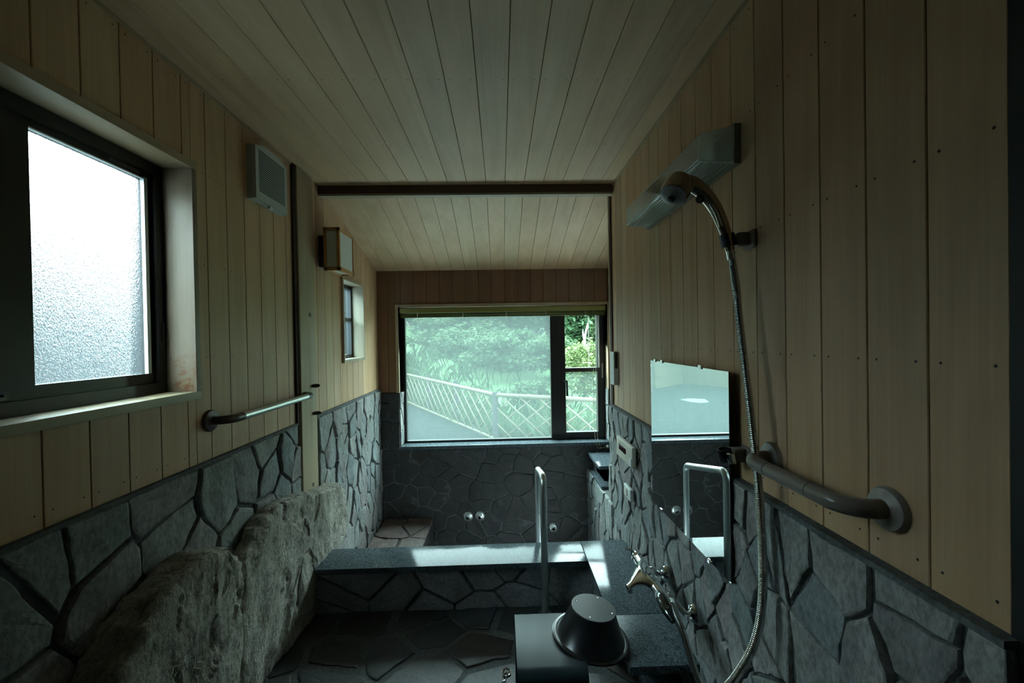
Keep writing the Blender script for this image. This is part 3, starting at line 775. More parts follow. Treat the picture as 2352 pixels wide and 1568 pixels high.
t = thing('fluorescent_wall_light', (XR, 1.65, H+.57), 'long clear ribbed strip light cover high on the right wall', 'wall light')
mb = MB(); mb.box(XR-.021, XR-.001, 1.250, 2.020, H+.517, H+.638); mb.build('base_plate', mat('grey_lamp_base', (.20, .19, .16), .6), t)
# hollow prismatic cover
sec = [(.021, .633), (.118, .613), (.122, .606), (.122, .538), (.116, .530), (.021, .521)]
yA, yC = 1.256, 2.012
mb = MB(); n = len(sec)
ringA = [(XR-d, yA+.020*(d < .1), H+z) for d, z in sec]; ringB = [(XR-d, yC-.02*(d < .1), H+z) for d, z in sec]
ya_ = [yA+(.0 if d < .1 else .012) for d, z in sec]
vs = [(XR-d, ya_[i], H+z) for i, (d, z) in enumerate(sec)]+[(XR-d, yC-(ya_[i]-yA), H+z) for i, (d, z) in enumerate(sec)]
mb.add(vs, [(i, i+1, n+i+1, n+i) for i in range(n-1)]+[tuple(range(n)), tuple(range(n, 2*n))], 0)
mb.build('diffuser', COVER, t)
mb = MB()
for k in range(7):
    d = .030+k*.012; z = .5215+(.530-.5215)*(d-.021)/.095
    mb.tube([(XR-d, yA+.015, H+z-.001), (XR-d, yC-.015, H+z-.001)], .0018, 6)
mb.tube([(XR-.119, yA+.012, H+.534), (XR-.119, yC-.012, H+.534)], .0035, 8)
mb.tube([(XR-.119, yA+.012, H+.534), (XR-.119, yC-.012, H+.534)], .0035, 8)
for dz in (.609,): mb.tube([(XR-.120, yA+.012, H+dz), (XR-.120, yC-.012, H+dz)], .0015, 6)
for (d0, z0_), (d1, z1_) in zip(sec, sec[1:]):
    for yy in (0,): mb.tube([(XR-d0, yA+(.012 if d0 > .1 else 0), H+z0_), (XR-d1, yA+(.012 if d1 > .1 else 0), H+z1_)], .0015, 6)
mb.build('cover_ribs', glassy('rib_acrylic', .75, (.9, .95, .95), .3), t)
mb = MB(); mb.tube([(XR-.062, yA+.03, H+.575), (XR-.062, yC-.03, H+.575)], .0135, 16); mb.build('lamp_tube', RICE, t)
mb = MB(); mb.box(XR-.078, XR-.052, yA-.0005+.0058, yA+.0068, H+.59, H+.5915); mb.build('embossed_line', GREYP, t)

# thermometer on the end of the wall
t = thing('wall_thermometer', (XR, 2.66, H-.17), 'slim white scale panel at the far end of the right wall', 'thermometer')
mb = MB(); mb.rbox(XR-.030, XR-.001, 2.605, 2.69, H-.310, H-.100, .003); mb.build('housing', WHITEP, t)
mb = MB()
for k in range(14): mb.box(XR-.0312, XR-.0300, 2.617, 2.645+(.02 if k % 4 == 0 else 0), H-.288+k*.0125, H-.2865+k*.0125)
mb.build('scale_marks', GREYP, t)
mb = MB(); mb.box(XR-.022, XR-.006, 2.6035, 2.6055, H-.205, H-.105); mb.build('dark_slot', BLACKP, t)

t = thing('bath_remote_control', (.70, 2.28, H-.64), 'cream bath control panel with dark red display on the stone wall', 'control panel')
def onR(x_): return None
mb = MB(); mb.rbox(.680, .703, 2.165, 2.455, H-.700, H-.590, .004); mb.build('panel_body', CREAMP, t)
mb = MB(); mb.rbox(.6775, .6810, 2.270, 2.400, H-.655, H-.622, .001); mb.build('display', REDW, t)
for k in range(4):
    mb = MB(); mb.lathe([(.004, 0), (.004, .001), (0, .0012)], (.680, 2.29+k*.030, H-.607), (-1, 0, 0), 12); mb.build('button', GREYP, t)
mb = MB(); mb.rbox(.676, .6805, 2.170, 2.215, H-.695, H-.650, .001); mb.build('flap', WHITEP, t)

t = thing('call_button', (.70, 2.27, H-.86), 'small pale round-button switch below the bath control panel', 'switch')
mb = MB(); mb.rbox(.683, .703, 2.215, 2.335, H-.895, H-.830, .006); mb.build('switch_plate', WHITEP, t)
mb = MB(); mb.lathe([(.022, 0), (.022, .003), (.018, .005), (0, .005)], (.683, 2.285, H-.862), (-1, 0, 0), 28); mb.build('round_button', CREAMP, t)

# ------------------------------------------------------------------ shower
def bracket(loc, name, label, empty):
    t = thing(name, loc, label, 'shower holder'); x, y, z = loc
    mb = MB(); mb.rbox(XR-.012, XR-.0005, y-.030, y+.026, z-.020, z+.032, .004)
    mb.rbox(XR-.045, XR-.010, y-.014, y+.020, z-.012, z+.028, .008); mb.build('wall_plate', TAUPE, t)
    mb = MB(); c = Vector((XR-.067, y+.006, z+.006)); a = Vector((-.22, -.02, 1)).normalized()
    # C-shaped clip
    b1 = a.cross(Vector((0, 1, 0))).normalized(); b2 = a.cross(b1)
    vs = []; fs = []; nn_ = 22
    for h in (-.018, .020):
        for r in (.0145, .0205):
            for k in range(nn_+1):
                th = 2.6+(2*PI-1.3)*k/nn_; vs.append(c+a*h+(b1*math.cos(th)+b2*math.sin(th))*r)
    m_ = nn_+1
    for k in range(nn_): fs += [(k, k+1, m_+k+1, m_+k), (2*m_+k, 3*m_+k, 3*m_+k+1, 2*m_+k+1), (k, 2*m_+k, 2*m_+k+1, k+1), (m_+k, m_+k+1, 3*m_+k+1, 3*m_+k)]
    fs += [(0, m_, 3*m_, 2*m_), (nn_, 2*m_+nn_, 3*m_+nn_, m_+nn_)]
    mb.add(vs, fs, 0, True); cl_ = mb.build('clip', BLACKP, t)
    if empty:
        mb = MB(); mb.lathe([(.0, -.016), (.012, -.016), (.0125, .014), (.0, .016)], c+Vector((.012, -.014, -.004)), a, 20); mb.build('swivel', CHROME, t)
    return c, a
hc, ha = bracket((XR, 1.205, H+.268), 'shower_holder', 'upper shower bracket holding the chrome hand shower', False)
bracket((XR, 1.235, H-.372), 'shower_holder', 'empty chrome shower bracket between the mirror and the taupe grab bar', True)

# hand shower: the head hangs over towards the room
t = thing('hand_shower', tuple(hc), 'chrome hand shower head with grey spray face', 'shower head')
hp = spline([hc-ha*.03, hc+ha*.005, (.658, 1.205, H+.315), (.634, 1.202, H+.365), (.600, 1.198, H+.408), (.560, 1.192, H+.434), (.525, 1.188, H+.436)], 8)
rad = lambda i: .0130+.0095*min(1, i/len(hp)*1.3)
mb = MB(); mb.tube(hp, .015, 24, rfn=rad); mb.build('handle', mat('bronze_chrome', (.42, .36, .30), .12, 1), t)
mb = MB(); hd = Vector((.513, 1.185, H+.418)); dn = Vector((-.50, -.30, -.80)).normalized()
mb.lathe([(0, -.044), (.022, -.042), (.034, -.032), (.040, -.010), (.041, .014), (.0385, .026)], hd, dn, 40); mb.build('head', mat('bronze_chrome_head', (.42, .36, .30), .15, 1), t)
mb = MB(); mb.lathe([(.0372, 0), (.0372, .004), (.034, .006), (0, .006)], hd+dn*.024, dn, 40); mb.lathe([(.012, 0), (.012, .010), (.009, .013), (0, .013)], hd+dn*.028, dn, 28)
for rr_, cnt in ((.026, 22), (.0205, 16), (.016, 12)):
    for k in range(cnt):
        aa = dn.cross(Vector((1, 0, 0))).normalized(); bb = dn.cross(aa)
        mb.lathe([(.0011, 0), (.0009, .0025)], hd+dn*.030+(aa*math.cos(2*PI*k/cnt)+bb*math.sin(2*PI*k/cnt))*rr_, dn, 6)
sf = mb.build('spray_face', GREYP, t)
mb = MB(); mb.lathe([(.011, 0), (.010, .006), (.004, .008), (0, .008)], hd+dn*.040, dn, 20); mb.build('centre_nozzle', BLACKP, sf)
mb = MB(); p = Vector((.588, 1.196, H+.394)); mb.lathe([(.012, 0), (.012, .010), (.009, .014), (0, .014)], p, Vector((-.6, -.45, -.5)), 24); mb.build('stop_button', BLACKP, t)
mb = MB(); mb.tube(spline([(.606, 1.190, H+.388), (.630, 1.192, H+.352), (.646, 1.195, H+.312)], 6), .0065, 12); mb.build('grip_plate', CHROME, t)

def hose(pts, r, label, mats, seg=.0052, smooth_from=None):
    path = spline([Vector(p) for p in pts], 14)
    # resample evenly
    L_ = [0]
    for a, b in zip(path, path[1:]): L_.append(L_[-1]+(b-a).length)
    tot = L_[-1]; k = int(tot/(seg/2)); out = []; j = 0
    for i in range(k+1):
        s = tot*i/k
        while j < len(L_)-2 and L_[j+1] < s: j += 1
        f = (s-L_[j])/max(1e-9, L_[j+1]-L_[j]); out.append(path[j].lerp(path[j+1], f))
    mb = MB(); mb.tube(out, r, 12, rfn=lambda i: r*(1.0 if i % 2 else .80)); return mb
top = hc-ha*.028
uz = [top, top-ha*.05+Vector((0, 0, 0)), (.678, 1.175, H+.12), (.680, 1.163, H+.02), (.683, 1.123, H-.22), (.684, 1.089, H-.446), (.680, 1.074, H-.671), (.660, 1.077, H-.81), (.620, 1.101, H-.925), (.590, 1.13, H-.99), (.572, 1.17, H-1.02), (.568, 1.224, H-1.015), (.580, 1.30, H-1.00), (.592, 1.379, H-.985), (.603, 1.45, H-.985), (.612, 1.50, H-.985)]
t = thing('shower_hose', tuple(top), 'ribbed chrome shower hose looping down from the hand shower to the tap', 'hose')
hose(uz, .0112, '', None).build('ribbed_tube', mat('hose_chrome', (.62, .66, .66), .18, 1), t)
mb = MB(); mb.tube([top+ha*.012, top-ha*.028], .0125, 16); mb.build('hose_nut', CHROME, t)

# tap
TZ = H-1.00
t = thing('mixer_tap', (.60, 1.68, TZ), 'chrome thermostatic mixer tap with flared spout below the mirror', 'tap')
for y, yb in ((1.519, 1.585), (1.783, 1.765)):
    mb = MB(); mb.lathe([(.0, 0), (.034, 0), (.034, .004), (.029, .013), (.016, .019)], (.704, y, H-1.035), (-1, 0, 0), 36)
    mb.build('wall_flange', CHROME, t)
    mb = MB(); mb.tube([(.69, y, H-1.035), (.668, y, H-1.034), (.650, (y+yb)/2, H-1.02), (.618, yb, TZ)], .011, 16)
    mb.lathe([(.019, 0), (.019, .020)], (.645, yb, TZ-.012), (-1, 0, .3), 6, smooth=False); mb.build('union', CHROME, t)
mb = MB(); a, b_ = Vector((.600, 1.52, TZ)), Vector((.600, 1.84, TZ))
k = [a.lerp(b_, i/20) for i in range(21)]
mb.tube(k, .02, 28, rfn=lambda i: .0215+.003*math.sin(PI*i/20)); mb.build('body', CHROME, t)
mb = MB(); n_ = 28; secs = []
for i in range(17):
    f = i/16; c = Vector((.600, 1.715, TZ+.002)).lerp(Vector((.492, 1.655, TZ-.012)), f); c.z += .016*math.sin(PI*min(1, f*1.1))
    hw = .105*(1-f)**1.7+.015; hh_ = .020*(1-f)+.008
    secs.append([(c.x, c.y+hw*math.copysign(abs(math.cos(q))**.75, math.cos(q)), c.z+hh_*math.sin(q)) for q in [2*PI*k/n_ for k in range(n_)]])
vs = [p for s_ in secs for p in s_]
mb.add(vs, [(i*n_+k, i*n_+(k+1) % n_, (i+1)*n_+(k+1) % n_, (i+1)*n_+k) for i in range(16) for k in range(n_)]+[tuple(range(n_)), tuple(range(16*n_, 17*n_))], 0, True)
sp_ = mb.build('spout', CHROME, t)
mb = MB(); mb.lathe([(.011, 0), (.011, .020), (.009, .021)], (.506, 1.660, TZ-.014), (0, 0, -1), 20); mb.build('aerator', STEEL, sp_)
mb = MB(); mb.lathe([(.022, 0), (.0245, .008), (.0245, .036), (.019, .044), (0, .045)], (.600, 1.84, TZ), (0, 1, .02), 28); mb.build('temperature_dial', CHROME, t)
mb = MB(); mb.tube([(.590, 1.865, TZ+.018), (.575, 1.868, TZ+.030), (.548, 1.868, TZ+.033)], .0055, 10); mb.build('dial_lever', CHROME, t)
mb = MB()
for k in range(4): mb.lathe([(.0225, 0), (.0245, .004), (.0225, .008)], (.600, 1.524-k*.009, TZ), (0, -1, 0), 28)
mb.build('flow_collar', CHROME, t)
mb = MB(); pth = [(.585, 1.56, TZ+.020), (.580, 1.52, TZ+.022), (.580, 1.47, TZ+.014), (.586, 1.43, TZ+.0)]
mb.tube(spline(pth, 6), .012, 16, rfn=lambda i: .008+.012*math.sin(PI*min(1, (i+3)/22))); lv = mb.build('flow_lever', mat('smoked_chrome', (.10, .11, .11), .15, .9), t)
mb = MB(); mb.tube(arc((.578, 1.462, TZ+.033), (1, 0, 0), (0, 1, 0), .006, 0, 2*PI, 16), .0008, 6); mb.build('lever_ring_mark', CHROME, lv)
mb = MB(); mb.tube([(.625, 1.56, TZ-.012), (.622, 1.53, TZ+.008), (.612, 1.495, TZ+.014)], .0115, 18); mb.build('hose_outlet', WHITEP, t)

# ------------------------------------------------------------------ hand rail at the bath
t = thing('bath_handrail', (.24, 2.2, 0), 'upright U-shaped steel handrail standing over the bath rim', 'handrail')
X1, X2, zt, zf = .213, .224, H-.742, H-.832
bend = .045
near = [(X1, 2.185, .0), (X1, 2.185, zt-bend)]
p = near+[tuple(v) for v in arc((X1, 2.185+bend, zt-bend), (0, -1, 0), (0, 0, 1), bend, 0, PI/2, 8)][1:]
q = [tuple(v) for v in arc((X2, 2.65-bend, zf-bend), (0, 0, 1), (0, 1, 0), bend, 0, PI/2, 8)]+[(X2, 2.65, TUB)]
mb = MB(); mb.tube(p+q, .0185, 24); mb.build('rail_tube', STEEL, t)
mb = MB(); mb.lathe([(.035, .0), (.035, .010), (.020, .016)], (X1, 2.185, .002), (0, 0, 1), 28); mb.build('foot_collar', STEEL, t)

# bath jets
for x, z, l in ((-.327, H-1.648, 'left round metal jet of the pair on the back wall of the bath'), (-.217, H-1.648, 'right round metal jet of the pair on the back wall of the bath'), (.463, H-1.775, 'single round metal jet on the bath wall right of the handrail')):
    t = thing('bath_jet', (x, YK-.02, z), l, 'jet', 'round metal bath jets')
    mb = MB(); mb.lathe([(.046, 0), (.046, .006), (.036, .016), (.028, .018), (.026, .014)], (x, YK-.018, z), (0, -1, 0), 32)
    mb.build('cap', STEEL, t)
    mb = MB(); mb.lathe([(.024, 0), (.022, .012), (.010, .016), (.010, .004)], (x, YK-.028, z), (0, -1, 0), 24); mb.build('nozzle', CHROME, t)

# ------------------------------------------------------------------ stool and basin
t = thing('shower_stool', (.165, 1.60, 0), 'low black moulded bath stool on the floor by the counter', 'stool')
SX0, SX1, SY0, SY1, SZ = .040, .290, 1.440, 1.765, H-1.172
mb = MB(); prof = []
prof += [(SY0+.0, .0), (SY0-.004, SZ-.05)]+[(SY0+.033-.036*math.cos(a), SZ-.040+.040*math.sin(a)) for a in [PI/2*i/8 for i in range(1, 9)]]
prof += [(SY1-.012, SZ), (SY1-.003, SZ-.004), (SY1, SZ-.012), (SY1, 0)]
th = .006; inner = []
for i, (y, z) in enumerate(prof):
    a = prof[max(i-1, 0)]; b_ = prof[min(i+1, len(prof)-1)]; d = Vector((b_[0]-a[0], b_[1]-a[1])).normalized(); inner.append((y+d.y*th, z-d.x*th))
n_ = len(prof); vs = []
for x in (SX0, SX1): vs += [(x, y, z) for y, z in prof]+[(x, y, max(z, 0)) for y, z in inner]
fs = []
for i in range(n_-1):
    fs += [(i, i+1, 2*n_+i+1, 2*n_+i), (n_+i, 3*n_+i, 3*n_+i+1, n_+i+1), (i, n_+i, n_+i+1, i+1), (2*n_+i, 2*n_+i+1, 3*n_+i+1, 3*n_+i)]
fs += [(0, 2*n_, 3*n_, n_), (n_-1, 2*n_-1, 4*n_-1, 3*n_-1)]
mb.add(vs, fs, 0, True); mb.build('bent_shell', STOOLM, t)
for x in (SX0+.016, SX1-.020):
    mb = MB(); mb.box(x, x+.005, SY0+.010, SY1-.007, .0, SZ-.008); mb.build('side_panel', BLACKP, t)
mb = MB(); mb.lathe([(.004, 0), (.004, .002), (0, .003)], (SX0+.016, SY0+.16, .03), (-1, 0, 0), 12); mb.build('bolt', CHROME, t)

t = thing('wash_basin', (.333, 1.612, H-1.183), 'black round wash basin turned upside down across stool and counter', 'basin')
ax = Vector((.125, 0, 1)).normalized(); o = Vector((.335, 1.628, H-1.183))
mb = MB(); mb.lathe([(.146, -.006), (.150, -.003), (.150, .004), (.145, .006), (.133, .004), (.126, .010), (.088, .104), (.0865, .110), (.0865, .099), (.122, .008), (.130, -.001), (.146, -.006)], o, ax, 64); mb.build('shell', BASINM, t)
mb = MB(); mb.lathe([(.086, .107), (.0875, .111), (.086, .1155), (0, .1155)], o, ax, 56); dsk = mb.build('base_disc', BASINTOP, t)
e1_ = ax.cross(Vector((0, 1, 0))).normalized(); e2_ = ax.cross(e1_)
for k in range(4):
    a = PI/4+k*PI/2+.35
    mb = MB(); mb.lathe([(.0045, 0), (.004, .002), (.0015, .0015), (0, .001)], o+ax*.1155+(e1_*math.cos(a)+e2_*math.sin(a))*.071, ax, 14); mb.build('screw', CHROME, dsk)

# loose chrome drain chain on the floor
mb = MB(); rn = random.Random(2)
dyc = -.035
pp = [(.018, 1.84, .016), (.03, 1.85, .022), (.045, 1.845, .014), (.034, 1.832, .010), (.02, 1.825, .014), (.03, 1.812, .02), (.026, 1.80, .012), (.012, 1.795, .012), (.02, 1.785, .016)]
pp = [(x_-.03, y_+dyc, z_) for x_, y_, z_ in pp]; mb.tube(spline(pp, 6), .0028, 8); mb.tube(arc((.002, 1.808, .012), (1, 0, 0), (0, 1, .2), .017, 0, 2*PI, 20), .0028, 8)
tag(mb.build('drain_chain', CHROME, world_origin=(0, 0, 0)), 'tangled bright metal chain on the floor left of the stool', 'chain')

# ------------------------------------------------------------------ outside
rn = random.Random(7)
gm = stone('grey_gravel', [(.0106, .0126, .0137), (.0132, .0149, .0159)], (1, 1, 1), .9, .6, .0074); P(gm).inputs['Specular IOR Level'].default_value = 0
mb = MB(); mb.box(-14, 10, 7.0, 40, GR-.3, GR); mb.box(-14, -5.0, -4, 7.0, GR-.3, GR); tag(mb.build('gravel_yard', gm), kind='structure')
mb = MB(); mb.box(-5.0, 10, YK+.25, 7.0, GR-.3, GR); mb.box(-5.0, XL-.3, -4, YK+.25, GR-.3, GR); tag(mb.build('unseen_bounce_apron', mat('pale_bounce_ground', (.22, .225, .22), .8)), kind='structure')  # added pale ground, out of view, bouncing sky light up to the ceiling
def leafmat(name, c1, c2, c3):
    m = mat(name, c1, .6, 0, .12); geo = N(m, 'ShaderNodeNewGeometry')
    cc = ramp(m, geo.outputs['Random Per Island'], [(0, c1), (.5, c2), (1, c3)]); L(m, cc, P(m).inputs['Base Color'])
    out = m.node_tree.nodes['Material Output']; tl = N(m, 'ShaderNodeBsdfTranslucent'); L(m, cc, tl.inputs[0])
    mx = N(m, 'ShaderNodeMixShader'); mx.inputs[0].default_value = .35
    L(m, P(m).outputs[0], mx.inputs[1]); L(m, tl.outputs[0], mx.inputs[2]); L(m, mx.outputs[0], out.inputs['Surface']); return m
LEAF = leafmat('forest_leaves', (.0085, .0222, .0095), (.0159, .0360, .0149), (.0291, .0519, .0238))
LEAF_Y = leafmat('yellow_green_leaves', (.0306, .0481, .0158), (.0481, .0656, .0245), (.0700, .10, .0350))
LEAF_P = leafmat('pale_grass_blades', (.0191, .0380, .0180), (.0275, .0486, .0227), (.0370, .0583, .0286))
BARK = mat('bark', (.10, .085, .07), .9)
def leaves(mb, cx, cy_, cz, rx, ry, rz, n, size, rn, flat=.5, clump=14):
    cl = []
    for _ in range(clump):
        while True:
            p = Vector((rn.uniform(-1, 1), rn.uniform(-1, 1), rn.uniform(-1, 1)))
            if p.length < 1: break
        cl.append((p, rn.uniform(.18, .42)))
    for i in range(n):
        p, cr_ = cl[i % clump]; d = Vector((rn.gauss(0, 1), rn.gauss(0, 1), rn.gauss(0, .55))).normalized()*cr_*rn.uniform(.5, 1)
        q = p*.8+d; c = Vector((cx+q.x*rx, cy_+q.y*ry, cz+q.z*rz))
        a = Vector((rn.gauss(0, 1), rn.gauss(0, 1), rn.gauss(0, flat))).normalized(); b = a.cross(Vector((rn.gauss(0, .6), rn.gauss(0, .6), 1))).normalized()
        s = size*rn.uniform(.6, 1.3)
        mb.add([c-a*s, c-b*s*.45, c+a*s, c+b*s*.45], [(0, 1, 2, 3)])
def make_tree(name, label, cat, r, h, n, size, leaf, seed, trunk=True, group=None):
    t = thing(name, (0, 0, 0), label, cat, group); rn = random.Random(seed)
    mb = MB(); leaves(mb, 0, 0, h*.55, r, r, h*.46, n, size, rn, .5, 30); mb.build('foliage', leaf, t, merge=1e-7)
    if trunk:
        mb = MB(); mb.tube(spline([(0, 0, -.3), (.08, .03, h*.25), (-.05, 0, h*.5), (.05, .05, h*.85)], 4), .1, 8, rfn=lambda i: .13*(1-i/16)+.02)
        for k in range(5):
            a = k*1.3; mb.tube([(0, 0, h*(.3+.1*k)), (math.cos(a)*r*.5, math.sin(a)*r*.5, h*(.42+.1*k))], .035, 6)
        mb.build('trunk', BARK, t)
    return t
def dup(root, loc, rz, sc, label=None):
    r = root.copy(); C.objects.link(r); r.location = loc; r.rotation_euler = (0, 0, rz); r.scale = (sc, sc, sc)
    if label: r['label'] = label
    for ch in list(root.children):
        c = ch.copy(); C.objects.link(c); c.parent = r
    return r
# wooded slope
mb = MB(); nx, ny = 56, 48; vs = []
def slope(x, y):
    fx = -.107-(y-7.354)*.536          # fence line; the yard lies to its left
    if x < fx+.25: return GR-.4
    d = max(0, y-8.3); k_ = min(1, (x-fx-.25)/1.5)
    return GR-.25+k_*(.15+(.25*d if d < 6 else 1.5+.22*(d-6))+.25*nz(x, y, 0, .5))
for j in range(ny+1):
    for i in range(nx+1):
        x = -14+28*i/nx; y = 8.0+24*j/ny; vs.append((x, y, slope(x, y)-.1))
mb.add(vs, [(j*(nx+1)+i, j*(nx+1)+i+1, (j+1)*(nx+1)+i+1, (j+1)*(nx+1)+i) for j in range(ny) for i in range(nx)], 0, True)
tag(mb.build('wooded_slope', mat('forest_floor', (.06, .12, .05), .9)), kind='structure')
FL = 'broadleaf trees on the slope behind the fence'
TL = 'dense green broadleaf tree on the wooded slope beyond the fence'
protoA = make_tree('forest_tree', TL, 'tree', 2.0, 5.0, 9000, .14, LEAF, 1, True, FL)
protoB = make_tree('forest_tree', TL, 'tree', 1.7, 4.0, 8000, .12, LEAF, 2, True, FL)
spots = [(-3.2, 17.2), (-1.2, 16.6), (.9, 15.3), (3.0, 13.6), (5.6, 14), (-6.0, 21), (-4.2, 19.8), (-1.0, 19.2), (2.0, 17.2), (4.8, 17.4), (7.6, 17.5), (.4, 18.9), (-2.6, 18.4), (3.4, 19.6), (.2, 16.8)]
first = {0: 1, 1: 1}
for k, (x, y) in enumerate(spots):
    z = slope(x, y)-.3; pr = (protoA, protoB)[k % 2]; sc = .95+.03*(y-13)
    if first[k % 2]:
        pr.location = (x, y, z); pr.scale = (sc,)*3; first[k % 2] = 0
    else: dup(pr, (x, y, z), k*1.7, sc)
BL = 'low pale green bush growing just behind the bamboo fence'; BG = 'low bushes behind the bamboo fence'
bp = make_tree('green_bush', BL, 'bush', 1.0, 1.5, 5000, .075, LEAF_P, 5, False, BG)
bs = [(-2.3, 14.6, 1.1), (-1.1, 12.6, 1.0), (-.1, 11.2, 1.0), (-1.0, 14.6, 1.2), (.7, 9.6, .55), (3.6, 9.6, .7), (1.2, 11.4, .95), (3.9, 11.0, 1.1), (.4, 13.0, 1.0)]
for k, (x, y, sc) in enumerate(bs):
    if k == 0: bp.location = (x, y, slope(x, y)-.15); bp.scale = (sc,)*3
    else: dup(bp, (x, y, slope(x, y)-.15), k*2.1, sc)
ys = make_tree('yellow_green_bush', 'yellow-green bush seen through the clear upper side pane', 'bush', .85, 1.75, 8000, .045, LEAF_Y, 8, False)  # yellow-green is the leaves' own colour
ys.location = (2.0, 9.5, slope(2.0, 9.5)-.05)
# bleached dead trunk
mb = MB(); mb.tube(spline([(2.18, 11, slope(2.18, 11)-.2), (2.20, 11, .7), (2.23, 11, 1.1), (2.245, 11, 1.45), (2.33, 10.98, 1.82)], 5), .07, 8, rfn=lambda i: .060*(1-i/24)+.010)
mb.tube(spline([(2.24, 11, 1.40), (2.20, 11, 1.52), (2.19, 10.98, 1.66)], 4), .04, 7, rfn=lambda i: .036*(1-i/9)+.006)
tag(mb.build('dead_trunk', mat('bleached_wood', (.05, .047, .05), .8)), 'bleached bare dead tree trunk seen through the upper side pane', 'tree trunk')
# grass (too many blades to count)
mb = MB(); rg = random.Random(12)
for k in range(9000):
    x = rg.uniform(-3.6, 5.5); yl = 7.4-(x+.1)*.552 if x > -.1 else 7.4+(-.1-x)*1.87
    y = yl+.12+abs(rg.gauss(0, 1.3)); z = slope(x, y)-.1 if y > 8 else GR
    h = rg.uniform(.15, .5)*(1+.5*nz(x, y, 0, .8)); a = rg.uniform(0, 2*PI); w = .012; dx, dy = math.cos(a)*w, math.sin(a)*w; bx, by = rg.gauss(0, .3)*h, rg.gauss(0, .3)*h
    mb.add([(x-dx, y-dy, z), (x+dx, y+dy, z), (x+dx*.6+bx*.5, y+dy*.6+by*.5, z+h*.7), (x+bx*1.3, y+by*1.3, z+h)], [(0, 1, 2, 3)])
tag(mb.build('tall_grass', LEAF_P, merge=1e-7), 'tall pale green grass growing behind and through the bamboo fence', 'grass', kind='stuff')

# bamboo fence
FZ = GR+.90
PTS = [(-3.5, 13.5), (-2.80, 12.38), (-1.88, 10.95), (-1.034, 9.59), (-.107, 7.354)]
def fence(name, p0, p1, label, posts, cell=.36):
    t = thing(name, (p0[0], p0[1], GR), label, 'fence', 'bamboo lattice fence panels'); a, b = Vector((*p0, 0)), Vector((*p1, 0)); d = b-a; l = d.length; d.normalize()
    at_ = lambda s, z: (a.x+d.x*s, a.y+d.y*s, z)
    def rail(name_, z, r):
        mb = MB(); n_ = max(6, int(l/.05)); mb.tube([at_(l*i/n_, z) for i in range(n_+1)], r, 10, rfn=lambda i: r*(1.08 if i % 7 == 0 else 1)); mb.build(name_, BAMBOO, t)
    rail('top_rail', FZ-.02, .036); rail('bottom_rail', GR+.10, .026)
    zlo, zhi = GR+.12, FZ-.05; hgt = zhi-zlo; run = hgt/math.tan(math.radians(38))
    s = -run
    while s < l:
        for sg in (1, -1):
            s0, s1 = s, s+run; za, zb = (zlo, zhi) if sg > 0 else (zhi, zlo)
            c0, c1 = max(s0, 0), min(s1, l)
            if c1-c0 > .05:
                z0_, z1_ = za+(zb-za)*(c0-s0)/run, za+(zb-za)*(c1-s0)/run
                q = .012*sg; mb = MB(); mb.tube([(at_(c0, z0_)[0]-d.y*q, at_(c0, z0_)[1]+d.x*q, z0_), (at_(c1, z1_)[0]-d.y*q, at_(c1, z1_)[1]+d.x*q, z1_)], .014, 8); mb.build('lattice_cane', BAMBOO, t)
        s += cell
    for p_ in posts:
        mb = MB(); mb.tube([(p_[0], p_[1], GR-.02), (p_[0], p_[1], FZ+.03)], .05, 12); mb.build('fence_post', POSTO, t)
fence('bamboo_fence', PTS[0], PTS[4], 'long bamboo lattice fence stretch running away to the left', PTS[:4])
fence('bamboo_fence', PTS[4], (4.3, 4.92), 'bamboo lattice fence stretch crossing the right half of the view', [PTS[4], (.89, 6.80)])

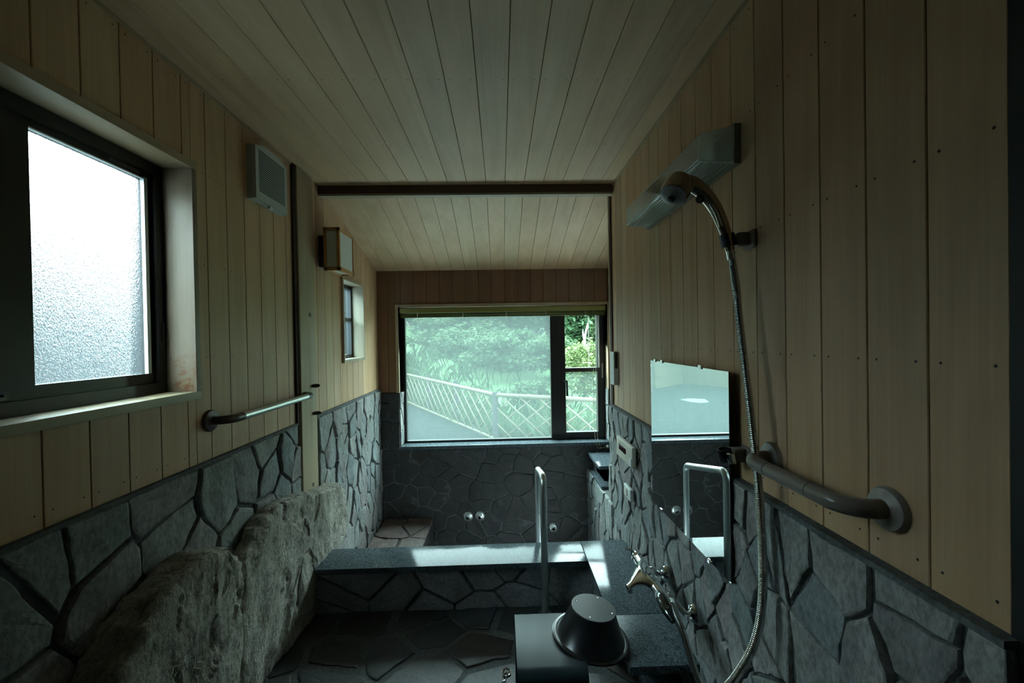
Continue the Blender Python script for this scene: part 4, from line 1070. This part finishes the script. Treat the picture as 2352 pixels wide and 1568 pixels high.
# neighbouring buildings seen in the mirror and through the frosted glass
def clapboard(mb, fn, u0, u1, z0, z1, bw):
    k = 0
    while z0+k*bw < z1-.01:
        za, zb = z0+k*bw, min(z0+(k+1)*bw, z1); k += 1
        mb.add([fn(u0, za, .025), fn(u1, za, .025), fn(u1, zb, .003), fn(u0, zb, .003), fn(u0, za, 0), fn(u1, za, 0)], [(0, 1, 2, 3), (0, 4, 5, 1)])
t = thing('neighbouring_house', (-5.6, 15.9, GR), 'beige timber-clad house across the gravel, seen in the mirror', 'house')
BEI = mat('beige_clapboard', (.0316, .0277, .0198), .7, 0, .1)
def wall_between(a, b, h, bw):
    a, b = Vector((*a, 0)), Vector((*b, 0)); d = b-a; l = d.length; d.normalize(); nrm = Vector((d.y, -d.x, 0))
    if nrm.dot(-a) < 0: nrm = -nrm
    mb = MB(); fn = lambda u, z, e: tuple(a+d*u+nrm*e+Vector((0, 0, z)))
    clapboard(mb, fn, 0, l, GR, h, bw); mb.box(0, l, GR, h, -.25, .002, 0, fn); return mb
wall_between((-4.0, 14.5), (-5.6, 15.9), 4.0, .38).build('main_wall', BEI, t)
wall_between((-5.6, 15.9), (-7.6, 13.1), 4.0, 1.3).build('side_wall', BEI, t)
mb = MB(); rf = [(-3.8, 14.2), (-5.6, 15.6), (-7.7, 12.8), (-9.0, 13.6), (-6.0, 18.0), (-3.4, 15.6)]
mb.prism(rf, lambda u, v, d: (u, v, d), 4.0, 4.15); mb.build('roof', mat('grey_roof', (.05, .05, .055), .6, 0, .2), t)
mb = MB(); mb.box(-5.2, -5.0, -4, 7.2, GR, H+1.40); mb.box(-5.25, -4.95, -4, 7.2, H+1.40, H+1.44)
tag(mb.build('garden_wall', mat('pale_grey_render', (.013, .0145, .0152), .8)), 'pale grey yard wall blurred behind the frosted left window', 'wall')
mb = MB(); mb.add([(-4.13+.30*(1+.3*math.sin(3*a))*math.cos(a), 11.7+.42*(1+.25*math.cos(2*a))*math.sin(a), GR+.004) for a in [2*PI*i/40 for i in range(40)]], [range(40)])
mb.add([(-4.13+.30*math.cos(a), 11.7+.42*math.sin(a), GR+.003) for a in [2*PI*i/40 for i in range(40)]], [range(40)])
tag(mb.build('puddle', mat('still_water', (.10, .12, .12), .02, 0, 1)), 'small shining puddle on the gravel, visible in the mirror', 'puddle')

for o in list(S.objects):
    if '_o' in o: del o['_o']
